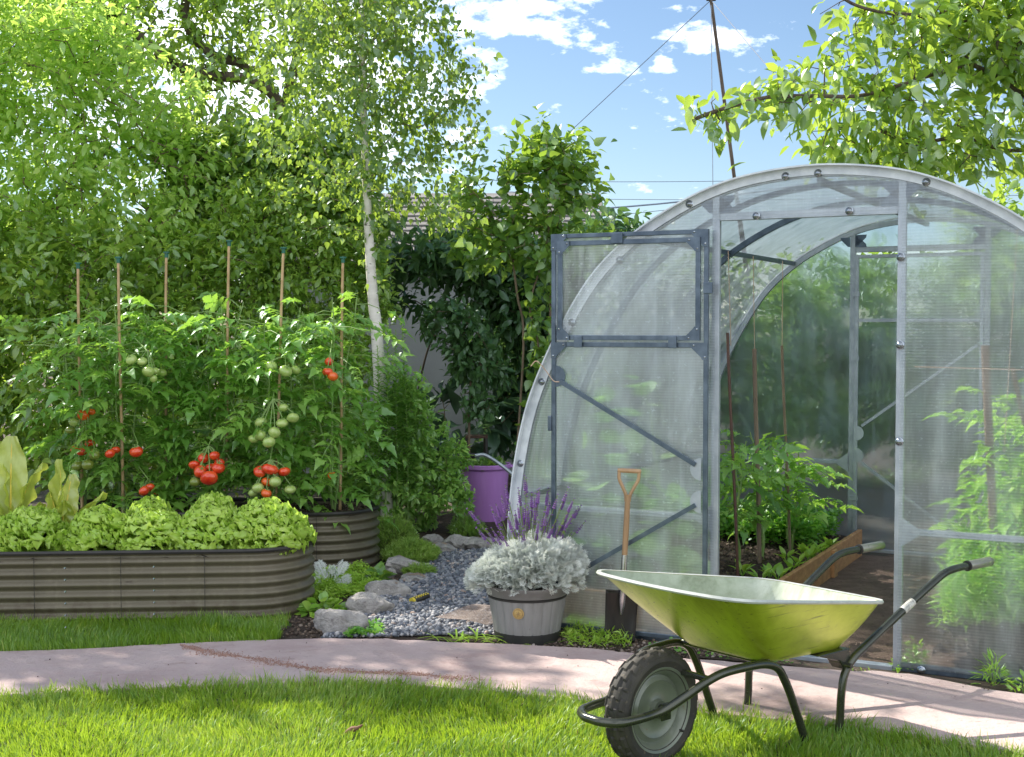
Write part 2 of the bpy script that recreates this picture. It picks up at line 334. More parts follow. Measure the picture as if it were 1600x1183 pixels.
class MB:
    """collects shapes into one mesh"""
    def __init__(s): s.v = []; s.f = []; s.n = 0
    def add(s, V, Fs):
        s.v.append(np.asarray(V, float).reshape(-1, 3)); s.f += [tuple(int(i)+s.n for i in f) for f in Fs]; s.n += len(s.v[-1]); return s
    def box(s, x0, x1, y0, y1, z0, z1, M4=None):
        V = np.array([(x, y, z) for z in (z0, z1) for y in (y0, y1) for x in (x0, x1)], float)
        if M4 is not None: V = V @ np.array(M4.to_3x3()).T + np.array(M4.translation)
        return s.add(V, [(0, 2, 3, 1), (4, 5, 7, 6), (0, 1, 5, 4), (2, 6, 7, 3), (0, 4, 6, 2), (1, 3, 7, 5)])
    def beam(s, a, b, wd, ht, side=(0, 0, 1)):
        a, b = np.array(a, float), np.array(b, float); d = b-a; L_ = np.linalg.norm(d); d /= L_
        sd_ = np.array(side, float); sd_ -= d*(sd_@d); sd_ /= np.linalg.norm(sd_); o = np.cross(sd_, d)
        V = [p+sd_*i*ht/2+o*j*wd/2 for p in (a, b) for i, j in ((-1, -1), (-1, 1), (1, 1), (1, -1))]
        return s.add(V, [(0, 1, 2, 3), (7, 6, 5, 4), (0, 4, 5, 1), (1, 5, 6, 2), (2, 6, 7, 3), (3, 7, 4, 0)])
    def tube(s, P, r, k=10, cap=True):
        P = np.array(P, float); n = len(P); r = np.full(n, r) if np.isscalar(r) else np.array(r, float)
        T = np.gradient(P, axis=0); T /= np.linalg.norm(T, axis=1)[:, None]+1e-12
        u = np.cross(T[0], (0, 0, 1)); u = u if np.linalg.norm(u) > .1 else np.cross(T[0], (1, 0, 0)); u /= np.linalg.norm(u)
        an = np.arange(k)*2*np.pi/k; V = []
        for i in range(n):
            u = u-T[i]*(u@T[i]); u /= np.linalg.norm(u); v = np.cross(T[i], u)
            V.append(P[i]+r[i]*(np.cos(an)[:, None]*u+np.sin(an)[:, None]*v))
        V = np.concatenate(V); Fs = []
        for i in range(n-1):
            for j in range(k):
                a, b = i*k+j, i*k+(j+1) % k; Fs.append((a, b, b+k, a+k))
        if cap: Fs.append(tuple(range(k))[::-1]); Fs.append(tuple((n-1)*k+j for j in range(k)))
        return s.add(V, Fs)
    def lathe(s, prof, k=32, M4=None, mod=None, close=False):
        """prof: (r, z) list"""
        V = []; n = len(prof)
        for i, (r, z) in enumerate(prof):
            for j in range(k):
                a = 2*math.pi*j/k; rr = r if mod is None else r+mod(i, j, a); V.append((rr*math.cos(a), rr*math.sin(a), z))
        V = np.array(V)
        if M4 is not None: V = V @ np.array(M4.to_3x3()).T + np.array(M4.translation)
        Fs = [(i*k+j, i*k+(j+1) % k, (i+1)*k+(j+1) % k, (i+1)*k+j) for i in range(n-1) for j in range(k)]
        if close: Fs += [((n-1)*k+j, (n-1)*k+(j+1) % k, (j+1) % k, j) for j in range(k)]
        else:
            if prof[0][0] > 1e-6: Fs.append(tuple(range(k))[::-1])
            if prof[-1][0] > 1e-6: Fs.append(tuple((n-1)*k+j for j in range(k)))
        return s.add(V, Fs)
    def ball(s, c, r, k=14, sq=(1, 1, 1)):
        pr = [(math.sin(math.pi*i/(k//2))*r+(1e-5), -math.cos(math.pi*i/(k//2))*r) for i in range(k//2+1)]
        M4 = Matrix.Translation(Vector(c)) @ Matrix.Diagonal((*sq, 1))
        return s.lathe(pr, k, M4)
    def poly(s, pts, axis_off):
        """prism from a polygon of 3-D points along axis_off"""
        P = np.array(pts, float); n = len(P); Q = P+np.array(axis_off, float)
        return s.add(np.concatenate([P, Q]), [tuple(range(n))[::-1], tuple(range(n, 2*n))]+[(i, (i+1) % n, n+(i+1) % n, n+i) for i in range(n)])
    def build(s, name, mat, parent=None, smooth=False, loc=None, bevel=0, label=None):
        me = bpy.data.meshes.new(name); me.from_pydata(np.concatenate(s.v).tolist(), [], s.f)
        if smooth:
            me.polygons.foreach_set('use_smooth', np.ones(len(me.polygons), bool))
            me.set_sharp_from_angle(angle=R(40))
        me.materials.append(mat); me.update()
        o = bpy.data.objects.new(name, me); C.objects.link(o)
        if parent is not None: o.parent = parent
        if loc is not None: o.location = loc
        if bevel:
            b = o.modifiers.new('bevel', 'BEVEL'); b.width = bevel; b.segments = 2; b.limit_method = 'ANGLE'
        if label: o['label'] = label
        return o
def tag(o, label=None, cat=None, group=None, kind=None):
    if label: o['label'] = label
    if cat: o['category'] = cat
    if group: o['group'] = group
    if kind: o['kind'] = kind
    return o
def empty(name, loc=(0, 0, 0), rz=0.):
    o = bpy.data.objects.new(name, None); C.objects.link(o); o.location = loc; o.rotation_euler = (0, 0, rz); o.empty_display_size = .1; return o
def catmull(P, n=8):
    P = np.array(P, float); Q = np.vstack([2*P[0]-P[1], P, 2*P[-1]-P[-2]]); out = []
    for i in range(1, len(Q)-2):
        for t in np.arange(n)/n:
            a, b, c, d = Q[i-1:i+3]; out.append(.5*((2*b)+(-a+c)*t+(2*a-5*b+4*c-d)*t*t+(-a+3*b-3*c+d)*t**3))
    out.append(P[-1]); return np.array(out)

# ---- leaves ------------------------------------------------------
def unit(v): return v/(np.linalg.norm(v, axis=-1, keepdims=True)+1e-9)
def leaf_tpl(profile, fold=.18, droop=.15):
    """profile: [(y along, half width)]; returns verts (x side, y along, z) and faces; 2 columns each side of the rib"""
    V = []; Fs = []
    for y, wd in profile:
        z = -droop*y*y; V += [(-wd, y, z+fold*wd), (0, y, z), (wd, y, z+fold*wd)]
    n = len(profile)
    for i in range(n-1):
        a = i*3; Fs += [(a, a+1, a+4, a+3), (a+1, a+2, a+5, a+4)]
    return np.array(V, float), np.array(Fs)
T_OV = leaf_tpl([(0, .02), (.25, .19), (.55, .22), (.8, .12), (1, .0)], .3, .28)
T_HEART = leaf_tpl([(0, .10), (.16, .34), (.42, .36), (.72, .17), (1, .0)], .22, .3)
T_SIMPLE = leaf_tpl([(0, .03), (.45, .27), (1, .0)], .25, .2)
T_NARROW = leaf_tpl([(0, .02), (.4, .09), (1, .0)], .2, .3)
T_ROUND = leaf_tpl([(0, .08), (.2, .34), (.5, .44), (.82, .30), (1, .05)], .12, .1)
T_NEEDLE = leaf_tpl([(0, .05), (.5, .07), (1, .0)], .1, .1)
def inst(tpl, pos, fwd, nrm, size, wscale=None):
    """place template copies; returns verts and faces"""
    V, Fs = tpl; N = len(pos); y = unit(fwd); x = unit(np.cross(y, nrm)); z = np.cross(x, y)
    s = np.asarray(size)[:, None, None]
    ws = 1 if wscale is None else np.asarray(wscale)[:, None, None]
    W = pos[:, None, :]+s*(V[None, :, 0:1]*ws*x[:, None, :]+V[None, :, 1:2]*y[:, None, :]+V[None, :, 2:3]*z[:, None, :])
    k = len(V); FF = (Fs[None]+(np.arange(N)*k)[:, None, None]).reshape(-1, Fs.shape[1])
    return W.reshape(-1, 3), FF
class LB:
    """batch of leaves -> one mesh"""
    def __init__(s): s.V = []; s.F = {}; s.T = []; s.n = 0
    def put(s, tpl, pos, fwd, nrm, size, tint, wscale=None):
        pos = np.asarray(pos, float)
        if len(pos) == 0: return
        V, Fs = inst(tpl, pos, np.asarray(fwd, float), np.asarray(nrm, float), np.broadcast_to(size, (len(pos),)), wscale)
        s.V.append(V); s.F.setdefault(Fs.shape[1], []).append(Fs+s.n); s.n += len(V)
        s.T.append(np.repeat(np.broadcast_to(tint, (len(pos),)), len(tpl[0])))
    def raw(s, V, Fs, tint):
        Fs = np.asarray(Fs); s.V.append(np.asarray(V)); s.F.setdefault(Fs.shape[1], []).append(Fs+s.n); s.n += len(V); s.T.append(np.broadcast_to(tint, (len(V),)))
    def build(s, name, mat, parent=None, smooth=False, loc=None):
        return mesh_np(name, np.concatenate(s.V), [np.concatenate(f) for f in s.F.values()], mat, parent, np.concatenate(s.T), smooth, loc)
def rnd(n, a=0., b=1.): return rng.uniform(a, b, n)
def rdir(n):
    v = rng.normal(size=(n, 3)); return unit(v)

# ---- woody plants: grow branches to points of the crown, then leaf the twigs -----
def in_ells(ells, n, shell=.35):
    vol = np.array([e[3]*e[4]*e[5] for e in ells]); k = rng.choice(len(ells), n, p=vol/vol.sum())
    E_ = np.array(ells)[k]; r = rng.uniform(shell, 1, n)**(1/2.2)
    return E_[:, :3]+rdir(n)*E_[:, 3:6]*r[:, None]
def grow(trunks, att, seg=.18, sag=.10):
    """trunks: list of polylines; att: (n,3) -> nodes, parent index"""
    P = []; par = []
    for tr in trunks:
        for i, p in enumerate(tr):
            par.append((-1 if not P else int(np.argmin(np.linalg.norm(np.array(P)-np.array(p, float), axis=1)))) if i == 0 else len(P)-1); P.append(np.array(p, float))
    P = np.array(P); par = list(par); nT = len(P)
    root = P[0]; order = np.argsort(np.min(np.linalg.norm(att[:, None]-P[None, ::2], axis=2), axis=1))
    buf = np.zeros((len(P)+len(att)*30, 3)); buf[:nT] = P; n = nT
    for ai in order:
        a = att[ai]; d = np.linalg.norm(buf[:n]-a, axis=1)
        pen = d+.6*np.maximum(0, buf[:n, 2]-a[2])
        j = int(np.argmin(pen)); L_ = d[j]; m = max(1, int(L_/seg)); p0 = buf[j].copy(); q = j
        side = rng.normal(size=3)*L_*.06
        for i in range(1, m+1):
            t = i/m; b = math.sin(math.pi*t); buf[n] = p0+(a-p0)*t+side*b+np.array([0, 0, sag*L_*b]); par.append(q); q = n; n += 1
            if n >= len(buf): break
        if n >= len(buf)-2: break
    return buf[:n], np.array(par), nT
def radii(P, par, tip=.0025, power=2.4, cap=None):
    r = np.full(len(P), 0.); 
    for i in range(len(P)-1, -1, -1):
        if r[i] == 0: r[i] = tip**power
        if par[i] >= 0: r[par[i]] += r[i]
    r = r**(1/power)
    return np.minimum(r, cap) if cap else r
def wood_mesh(name, P, par, r, mat, parent, k=5, sel=None):
    e = np.where(par >= 0)[0]
    if sel is not None: e = e[sel[e]]
    a, b = P[par[e]], P[e]; ra, rb = np.minimum(r[par[e]], r[e]*1.5+.001), r[e]
    d = unit(b-a); ref = np.where(np.abs(d[:, 2:3]) > .9, np.array([[1., 0, 0]]), np.array([[0, 0, 1.]])); u = unit(np.cross(d, ref)); v = np.cross(d, u)
    an = np.arange(k)*2*np.pi/k; ring = np.cos(an)[None, :, None]*u[:, None]+np.sin(an)[None, :, None]*v[:, None]
    V = np.concatenate([a[:, None]+ring*ra[:, None, None], b[:, None]+ring*rb[:, None, None]], 1).reshape(-1, 3)
    base = (np.arange(len(e))*2*k)[:, None]; j = np.arange(k)[None]; j2 = (j+1) % k
    Fs = np.stack([base+j, base+j2, base+j2+k, base+j+k], -1).reshape(-1, 4)
    return mesh_np(name, V, [Fs], mat, parent, None, True)
def leaf_twigs(P, par, r, n, tpl, size, thr, hang=.3, spread=.06, up=.0, tint=(0, 1), outward=None, out_k=.4, tipbias=0, pet=.0, lb=None, keep=None):
    e = np.where((par >= 0) & (r < thr))[0]
    Lg = np.linalg.norm(P[e]-P[par[e]], axis=1); pr = Lg/Lg.sum(); k = e[rng.choice(len(e), n, p=pr)]
    t = rnd(n)[:, None]; d = unit(P[k]-P[par[k]]); pos = P[par[k]]*(1-t)+P[k]*t
    side = rdir(n); f = d*.45+side*1.0
    if outward is not None: f += out_k*unit(pos-outward)
    f[:, 2] += up-hang; f = unit(f); pos = pos+f*pet+rng.normal(size=(n, 3))*spread
    nr = rng.normal(size=(n, 3))*.55+np.array([0, 0, 1.])
    sz = size*rng.uniform(.45, 1.35, n); ti = rng.uniform(tint[0], tint[1], n)
    if keep is not None:
        m = keep(pos); pos, f, nr, sz, ti = pos[m], f[m], nr[m], sz[m], ti[m]
    lb = lb or LB(); lb.put(tpl, pos, f, nr, sz, ti); return lb
def woody(name, label, cat, trunks, ells, natt, nleaf, leaf, tpl, size, bark='bark', thr=.012, hang=.3, spread=.03, group=None, shell=.12, tint=(0, 1), tip=.0025, sag=.1, extra=None,
          seg=.18, up=0, rcap=None, mult=None, parts=('trunk', 'crown'), limb=0., flecks=0):
    root = empty(name, tuple(trunks[0][0])); o0 = np.array(trunks[0][0], float)
    att = in_ells(ells, natt, shell)
    if extra is not None: att = np.vstack([att, extra])
    P, par, nT = grow(trunks, att, seg, sag); r = radii(P, par, tip, cap=rcap)
    if limb: r[:nT] = np.maximum(r[:nT], limb*np.interp(P[:nT, 2], [0, P[:nT, 2].max()], [1.25, .45]))
    cen = np.mean(np.array(ells)[:, :3], 0)
    wood_mesh(parts[0], P-o0, par, r, M[bark], root, 6)
    lb = leaf_twigs(P-o0, par, r, nleaf, tpl, size, thr, hang, spread, up, tint, outward=cen-o0)
    lb.build(parts[1], L[leaf], root)
    if flecks: leaf_twigs(P-o0, par, r, flecks, T_SIMPLE, .030, thr, -.2, spread*1.3, .3, (.3, 1), outward=cen-o0).build('seed_clusters', L['sunny'], root)
    tag(root, label, cat, group); return root

# ------------------------------------------------------------------ setting: ground, path, soil, gravel
def sheet(name, pts, z, mat, kind='structure', jitter=0, thick=0, sub=1, parent=None):
    pts = [np.array(p[:2], float) for p in pts]; out = []
    for i, p in enumerate(pts):
        q = pts[(i+1) % len(pts)]; m = max(1, int(np.linalg.norm(q-p)/.06)) if jitter else 1
        for j in range(m):
            v = p+(q-p)*j/m
            if jitter: v = v+rng.normal(size=2)*jitter
            out.append(v)
    mb = MB(); n = len(out)
    if thick: mb.poly([(x, y, z-thick) for x, y in out], (0, 0, thick))
    else: mb.add([(x, y, z) for x, y in out], [tuple(range(n))])
    o = mb.build(name, mat, parent)
    if kind: tag(o, kind=kind)
    return o
M['earth'] = pm('earth', (.060, .042, .030), (.10, .072, .052), 6, .95, 0, .8, 40, bdist=.02, spots=((.035, .07, .02), .6))
M['lawnbase'] = pm('lawn_soil', (.035, .075, .016), (.06, .06, .03), 8, .95, 0, .8, 50, bdist=.02)
mb = MB(); gs = 46
gx = np.linspace(-1, 1, gs); gx = np.sign(gx)*np.abs(gx)**3*250; gy = np.linspace(-.25, 1, gs); gy = np.sign(gy)*np.abs(gy)**3*260+4
V = [(x, y, 0) for y in gy for x in gx]; mb.add(V, [(j*gs+i, j*gs+i+1, (j+1)*gs+i+1, (j+1)*gs+i) for j in range(gs-1) for i in range(gs-1)])
tag(mb.build('ground', M['earth']), kind='structure')
near = [(0, 1085), (200, 1075), (400, 1067), (550, 1065), (750, 1077), (1000, 1103), (1100, 1113), (1250, 1126), (1400, 1141), (1600, 1175)]
far = [(0, 1017), (300, 1004), (550, 997), (700, 1002), (900, 1011), (1000, 1021), (1150, 1034), (1300, 1046), (1420, 1052), (1600, 1084)]
PZ = .022
nearW = [G(*p, PZ)[:2] for p in near]; farW = [G(*p, PZ)[:2] for p in far]
nearW = [np.array((-6.5, 4.6)), np.array((-3.6, 4.82))]+nearW+[np.array((2.6, 3.85)), np.array((4.5, 2.7))]
farW = [np.array((-6.5, 5.5)), np.array((-3.8, 5.62))]+farW+[np.array((3.2, 4.35)), np.array((5.2, 3.25))]
nearC = catmull(np.array(nearW), 6); farC = catmull(np.array(farW), 6)
sheet('lawn', [(-7, 1.5), (5, 1.0)]+[tuple(p) for p in nearC[::-1]], .004, M['lawnbase'])
def near_y(x): return np.interp(x, nearC[:, 0], nearC[:, 1])
def far_y(x): return np.interp(x, farC[:, 0], farC[:, 1])
mb = MB(); P_ = [np.array((p[0], p[1]))+rng.normal(size=2)*.004 for p in nearC]; Q_ = [np.array((p[0], p[1]))+rng.normal(size=2)*.006 for p in farC]
mb.poly([(x, y, -.03) for x, y in P_+Q_[::-1]], (0, 0, .03+PZ)); tag(mb.build('garden_path', M['path'], bevel=.006), kind='structure')
sheet('grass_verge', [(-6.5, 5.55), (-3.8, 5.62)]+[tuple(p) for p in farC if -3.7 < p[0] < -1.1]+[(-1.05, 6.15), (-1.2, 6.55), (-6.5, 6.6)], .008, M['lawnbase'])
# sandy streak across the path
st = catmull(np.array([G(*p, PZ) for p in [(285, 1008), (330, 1020), (400, 1030), (480, 1044), (560, 1050), (640, 1053), (730, 1062)]])[:, :2], 10)
STREAK = st
# dark soil in front of the beds and along the greenhouse
soilF = [G(*p)[:2] for p in [(430, 1003), (560, 998), (700, 1003), (900, 1012), (1000, 1022), (1250, 1043)]]
sheet('flower_bed_soil', [(-1.35, 5.96)]+[tuple(p) for p in soilF]+[(1.05, 5.66), (.0, 6.2), (-.1, 6.6), (-.1, 9.8), (-3.2, 9.9), (-3.2, 6.4)], .006, M['soil'])
gpoly = np.array([G(*p)[:2] for p in [(500, 1001), (562, 968), (585, 940), (640, 905), (672, 878), (690, 866), (760, 862), (806, 866)]]+[(.0, 6.6), (.16, 6.25), (.18, 5.92), (-.3, 5.945)])
sheet('gravel_bed', [tuple(p) for p in gpoly], .012, pm('gravel_base', (.16, .16, .18), (.07, .07, .08), 30, .9, 0, .8, 60))
def in_poly(P, poly):
    x, y = P[:, 0], P[:, 1]; c = np.zeros(len(P), bool); n = len(poly); j = n-1
    for i in range(n):
        xi, yi = poly[i]; xj, yj = poly[j]
        c ^= ((yi > y) != (yj > y)) & (x < (xj-xi)*(y-yi)/(yj-yi+1e-12)+xi); j = i
    return c
import bmesh
def ico(sub=1):
    bm = bmesh.new(); bmesh.ops.create_icosphere(bm, subdivisions=sub, radius=1); V = np.array([v.co[:] for v in bm.verts]); Fs = np.array([[v.index for v in f.verts] for f in bm.faces]); bm.free(); return V, Fs
ICO1, ICO2 = ico(1), ico(2)
def pebbles(name, P, smin, smax, mat, flat=.5, tint=(0, 1), z0=0., kinds=6, tpl=ICO1):
    vs = []
    for k in range(kinds):
        V = tpl[0]*(1+rng.uniform(-.28, .28, (len(tpl[0]), 1)))*np.array([1, rng.uniform(.55, .95), rng.uniform(.45, .8)]); vs.append(V)
    lb = LB(); K = rng.integers(0, kinds, len(P))
    for k in range(kinds):
        p = P[K == k]; n = len(p)
        if n == 0: continue
        s = smin+(smax-smin)*rng.random(n)**2
        nr = rng.normal(size=(n, 3))*flat*.6+np.array([0, 0, 1.]); f = rng.normal(size=(n, 3)); f[:, 2] *= flat
        pp = np.column_stack([p[:, 0], p[:, 1], (p[:, 2] if p.shape[1] > 2 else z0)+s*rng.uniform(.1, .75, n)])
        lb.put((vs[k], tpl[1]), pp, f, nr, s, rng.uniform(*tint, n))
    return lb.build(name, mat)
def scatter_poly(poly, n):
    lo, hi = poly.min(0), poly.max(0); P = rng.uniform(lo, hi, (int(n*2.6), 2)); P = P[in_poly(P, poly)][:n]; return P
tag(pebbles('gravel', scatter_poly(gpoly, 10500), .006, .017, M['pebble'], z0=.012), 'blue grey gravel chippings between the rocks and the planter', 'gravel', kind='stuff')
P1 = np.column_stack([rnd(2600, .0, 1.25), rnd(2600, 5.55, 6.15)])
on = far_y(P1[:, 0]); fac_y = 6.19-P1[:, 0]*.516
P1 = P1[(P1[:, 1] > on+.005) & (P1[:, 1] < fac_y)]
tag(pebbles('soil_chips', P1, .003, .011, M['chip'], z0=.006), 'brown grit and bark chips along the greenhouse foot', 'soil', kind='stuff')
n = 5200; q = STREAK[rng.integers(0, len(STREAK), n)]; tq = rng.random(n); wv_ = .020+.012*np.sin(q[:, 0]*23)+.008*np.sin(q[:, 0]*61)
q = q+rng.normal(size=(n, 2))*wv_[:, None]*np.array([1.2, .75])
M['grit'] = tintmat('reddish_grit', [(0, (.24, .13, .10)), (.6, (.36, .21, .16)), (1, (.46, .32, .26))], .95)
tag(pebbles('grit', q, .0012, .0038, M['grit'], .4, z0=PZ), 'reddish grit washed in a streak across the concrete path', 'grit', kind='stuff')
n = 2600; q = np.column_stack([rnd(n, -3.5, 2.6), rnd(n, 4.2, 6.)]); e_ = np.minimum(q[:, 1]-near_y(q[:, 0]), far_y(q[:, 0])-q[:, 1]); q = q[(e_ > -.005) & (rng.random(n) < .10+.9*np.exp(-np.maximum(e_, 0)/.03))]
tag(pebbles('path_grit', q, .0012, .0045, M['crumb'], .4, z0=PZ), 'specks of soil and grit lying on the concrete path', 'grit', kind='stuff')
P1 = np.column_stack([rnd(2600, -1.25, -.55), rnd(2600, 5.9, 7.3)])
tag(pebbles('bed_crumbs', P1, .003, .012, M['crumb'], z0=.006), 'dark crumbly soil between raised beds and rocks', 'soil', kind='stuff')

# ------------------------------------------------------------------ grass
def blades(name, P, hmin, hmax, wd, label, lean=.5, tuft=None, cat='grass', mat='grass', tint=(0, 1), z0=.004):
    n = len(P); h = rng.uniform(hmin, hmax, n); az = rnd(n, 0, 2*np.pi); ln = rng.random(n)**1.2*lean
    # wind and mowing give neighbouring blades a common lean
    cl = np.sin(P[:, 0]*5.1+1.3*np.sin(P[:, 1]*6.3))+np.cos(P[:, 1]*7.7+P[:, 0]*2.9); cx = np.cos(cl*1.7)*.25; cy = np.sin(cl*1.7)*.25
    dx, dy = np.cos(az)*ln+cx, np.sin(az)*ln+cy
    h *= 1+.18*np.sin(P[:, 0]*9+P[:, 1]*4)*np.cos(P[:, 1]*11-P[:, 0]*3)
    fa = rnd(n, 0, 2*np.pi); wx, wy = np.cos(fa), np.sin(fa); V = np.zeros((n, 7, 3)); w_ = wd*rng.uniform(.6, 1.3, n)
    for i, (t, ww) in enumerate(((0, 1.), (.4, .85), (.75, .55), (1, 0))):
        cx_ = P[:, 0]+dx*h*t*t; cy_ = P[:, 1]+dy*h*t*t; cz = z0+h*t*(1-.25*t*np.hypot(dx, dy))
        if i < 3:
            V[:, 2*i] = np.column_stack([cx_-wx*w_*ww, cy_-wy*w_*ww, cz]); V[:, 2*i+1] = np.column_stack([cx_+wx*w_*ww, cy_+wy*w_*ww, cz])
        else: V[:, 6] = np.column_stack([cx_, cy_, cz])
    b = (np.arange(n)*7)[:, None]
    q = np.concatenate([b+np.array([[0, 1, 3, 2]]), b+np.array([[2, 3, 5, 4]])]); tr = b+np.array([[4, 5, 6]])
    ti = rng.uniform(tint[0], tint[1], n); patch = .5+.5*np.sin(P[:, 0]*3.1+2*np.sin(P[:, 1]*4.7))*np.cos(P[:, 1]*5.3+P[:, 0]*1.7); ti = np.clip(ti*.7+patch*.3, 0, 1)
    ti[rng.random(n) < .03] = 1
    o = mesh_np(name, V.reshape(-1, 3), [q, tr], L[mat], None, np.repeat(ti, 7)); return tag(o, label, cat, kind='stuff')
n = 210000; P1 = np.column_stack([rnd(n, -3.3, 3.3), rnd(n, 3.3, 5.3)])
edge = near_y(P1[:, 0])+.015*np.sin(P1[:, 0]*37)+.01*np.sin(P1[:, 0]*91)
P1 = P1[(P1[:, 1] < edge+.012) & (rng.random(len(P1)) < np.where(np.abs(P1[:, 0]) > 2.2, .5, 1.))]
blades('lawn_grass', P1, .020, .055, .0021, 'green lawn in the foreground below the path', .75)
Pd = P1[rng.random(len(P1)) < .05]
L['straw'] = leafmat('dry_grass_blade', (.30, .22, .08), (.45, .36, .14), (.60, .50, .24), .35, (.6, .5, .2), .04)
blades('dry_grass', Pd, .010, .042, .0017, 'dry straw coloured blades scattered through the lawn', 1.6, mat='straw')
P1 = P1[(P1[:, 1] > near_y(P1[:, 0])-.05)]; P1 = P1[rng.random(len(P1)) < .35]; P1[:, 1] += rnd(len(P1), 0, .05)
blades('edge_grass', P1, .03, .075, .0017, 'longer ragged grass along the near edge of the path', .8)
n = 46000; P1 = np.column_stack([rnd(n, -4.2, -1.05), rnd(n, 5.6, 6.45)])
e2 = far_y(P1[:, 0])+.008*np.sin(P1[:, 0]*41); bx = 6.18+.05*(P1[:, 0]+2.4); rgt = -1.08+.02*np.sin(P1[:, 1]*30)
P1 = P1[(P1[:, 1] > e2-.012) & (P1[:, 1] < bx+.05) & (P1[:, 0] < rgt)]
blades('verge_grass', P1, .025, .07, .0019, 'strip of green grass between the path and front raised bed', .6, tint=(0, .7))

# ------------------------------------------------------------------ greenhouse
TH = .4763; O = np.array([-.0029, 6.1909, 0.]); U = np.array([math.cos(TH), -math.sin(TH), 0]); N_ = np.array([math.sin(TH), math.cos(TH), 0])
def GW(s, d, h=0.): return O+U*s+N_*d+np.array([0, 0, h])
W_, D_, S1, S2, HL, HB = 2.925, 2.73, 1.014, 1.814, 1.905, .586
half = [(0, 0), (0, .22), (.006, .45), (.017, .613), (.045, .814), (.095, 1.03), (.165, 1.215), (.275, 1.43), (.43, 1.665), (.61, 1.835), (.80, 1.955), (1.0, 2.045), (1.2, 2.095), (1.4625, 2.117)]
ARC = catmull(np.array(half+[(W_-s, h) for s, h in half[-2::-1]]), 5)
def arch_h(s):
    m = ARC[:, 0] <= W_/2+.001; a = ARC[m]; s = min(s, W_-s); return float(np.interp(s, a[:, 0], a[:, 1]))
gh = tag(empty('greenhouse', tuple(O), -TH), 'arched tunnel greenhouse of clear ribbed panels on a galvanised frame, door open', 'greenhouse')
def arch_frame(d, wd, ht, mat, label=None, inset=.0):
    a = ARC; t = np.gradient(a, axis=0); t /= np.linalg.norm(t, axis=1)[:, None]; nn = np.stack([t[:, 1], -t[:, 0]], 1)  # inward
    nn = np.where((nn@np.array([[1.], [0]])) * (1) > -9, nn, nn)
    mb = MB(); V = []
    for p, q in zip(a, nn):
        i0 = p+q*inset; i1 = p+q*(inset+ht)
        V += [(i0[0], d-wd/2, i0[1]), (i0[0], d+wd/2, i0[1]), (i1[0], d+wd/2, i1[1]), (i1[0], d-wd/2, i1[1])]
    n = len(a); Fs = [(4*i+j, 4*i+(j+1) % 4, 4*i+4+(j+1) % 4, 4*i+4+j) for i in range(n-1) for j in range(4)]
    mb.add(V, Fs); return mb.build('arch', mat, gh)
arch_frame(.022, .03, .034, M['steelw'], inset=.005)
arch_frame(D_*.5, .026, .03, M['steel'], inset=.005)
arch_frame(D_*.19, .022, .026, M['steel'], inset=.005)
arch_frame(D_-.02, .03, .03, M['steelw'], inset=.005)
# weathered panel edge band over the front arch
e = arch_frame(-.012, .052, .007, M['polyedge'], inset=-.010); e.name = 'edge_band'
e = arch_frame(D_+.012, .05, .006, M['polyedge'], inset=-.010); e.name = 'edge_band'
band = arch_frame(-.0045, .005, .042, M['polyedge'], inset=-.009); band.name = 'edge_band'
# roof skin
def skin():
    mb = MB(); a = ARC; n = len(a); ds = np.linspace(.014, D_-.014, 9); V = []
    for d in ds: V += [(p[0], d, p[1]) for p in a]
    mb.add(V, [(j*n+i, j*n+i+1, (j+1)*n+i+1, (j+1)*n+i) for j in range(len(ds)-1) for i in range(n-1)])
    o = mb.build('roof_panel', M['polyroof'], gh, True); return o
skin()
for s, h in ((.64, 1.845), (W_-.64, 1.845), (W_/2, 2.065), (.03, .62), (W_-.03, .62)):
    MB().beam((s, .04, h), (s, D_-.03, h), .024, .024).build('purlin', M['steel'], gh)
def wall_panel(s0, s1, h0, top, d, mat, name):
    ss = np.linspace(s0, s1, max(3, int((s1-s0)/.02))); 
    if s0 < .02: ss = np.unique(np.concatenate([ARC[(ARC[:, 0] < .3) & (ARC[:, 0] >= 0), 0][::1], ss])); ss = ss[(ss >= 0) & (ss <= s1)]
    if s1 > W_-.02: ss = np.unique(np.concatenate([W_-ARC[(ARC[:, 0] < .3), 0], ss])); ss = ss[(ss >= s0) & (ss <= W_)]
    V = []; 
    for s in ss: V += [(s, d, h0), (s, d, max(h0, min(arch_h(s), 9 if top is None else top)))]
    mb = MB(); mb.add(V, [(2*i, 2*i+2, 2*i+3, 2*i+1) for i in range(len(ss)-1)]); return mb.build(name, mat, gh)
wall_panel(.0, S1, .02, None, .0, M['poly'], 'front_panel'); wall_panel(S2, W_, .02, None, .0, M['poly'], 'front_panel'); wall_panel(S1, S2, HL+.01, None, .0, M['poly'], 'front_panel')
wall_panel(.0, S1, .02, None, D_, M['polyback'], 'back_panel'); wall_panel(S2, W_, .02, None, D_, M['polyback'], 'back_panel'); wall_panel(S1, S2, HL+.01, None, D_, M['polyback'], 'back_panel')
def bar(a, b, wd, ht, mat='steelw', name='rail', side=(0, 0, 1), parent=gh): return MB().beam(a, b, wd, ht, side).build(name, M[mat], parent, bevel=.002)
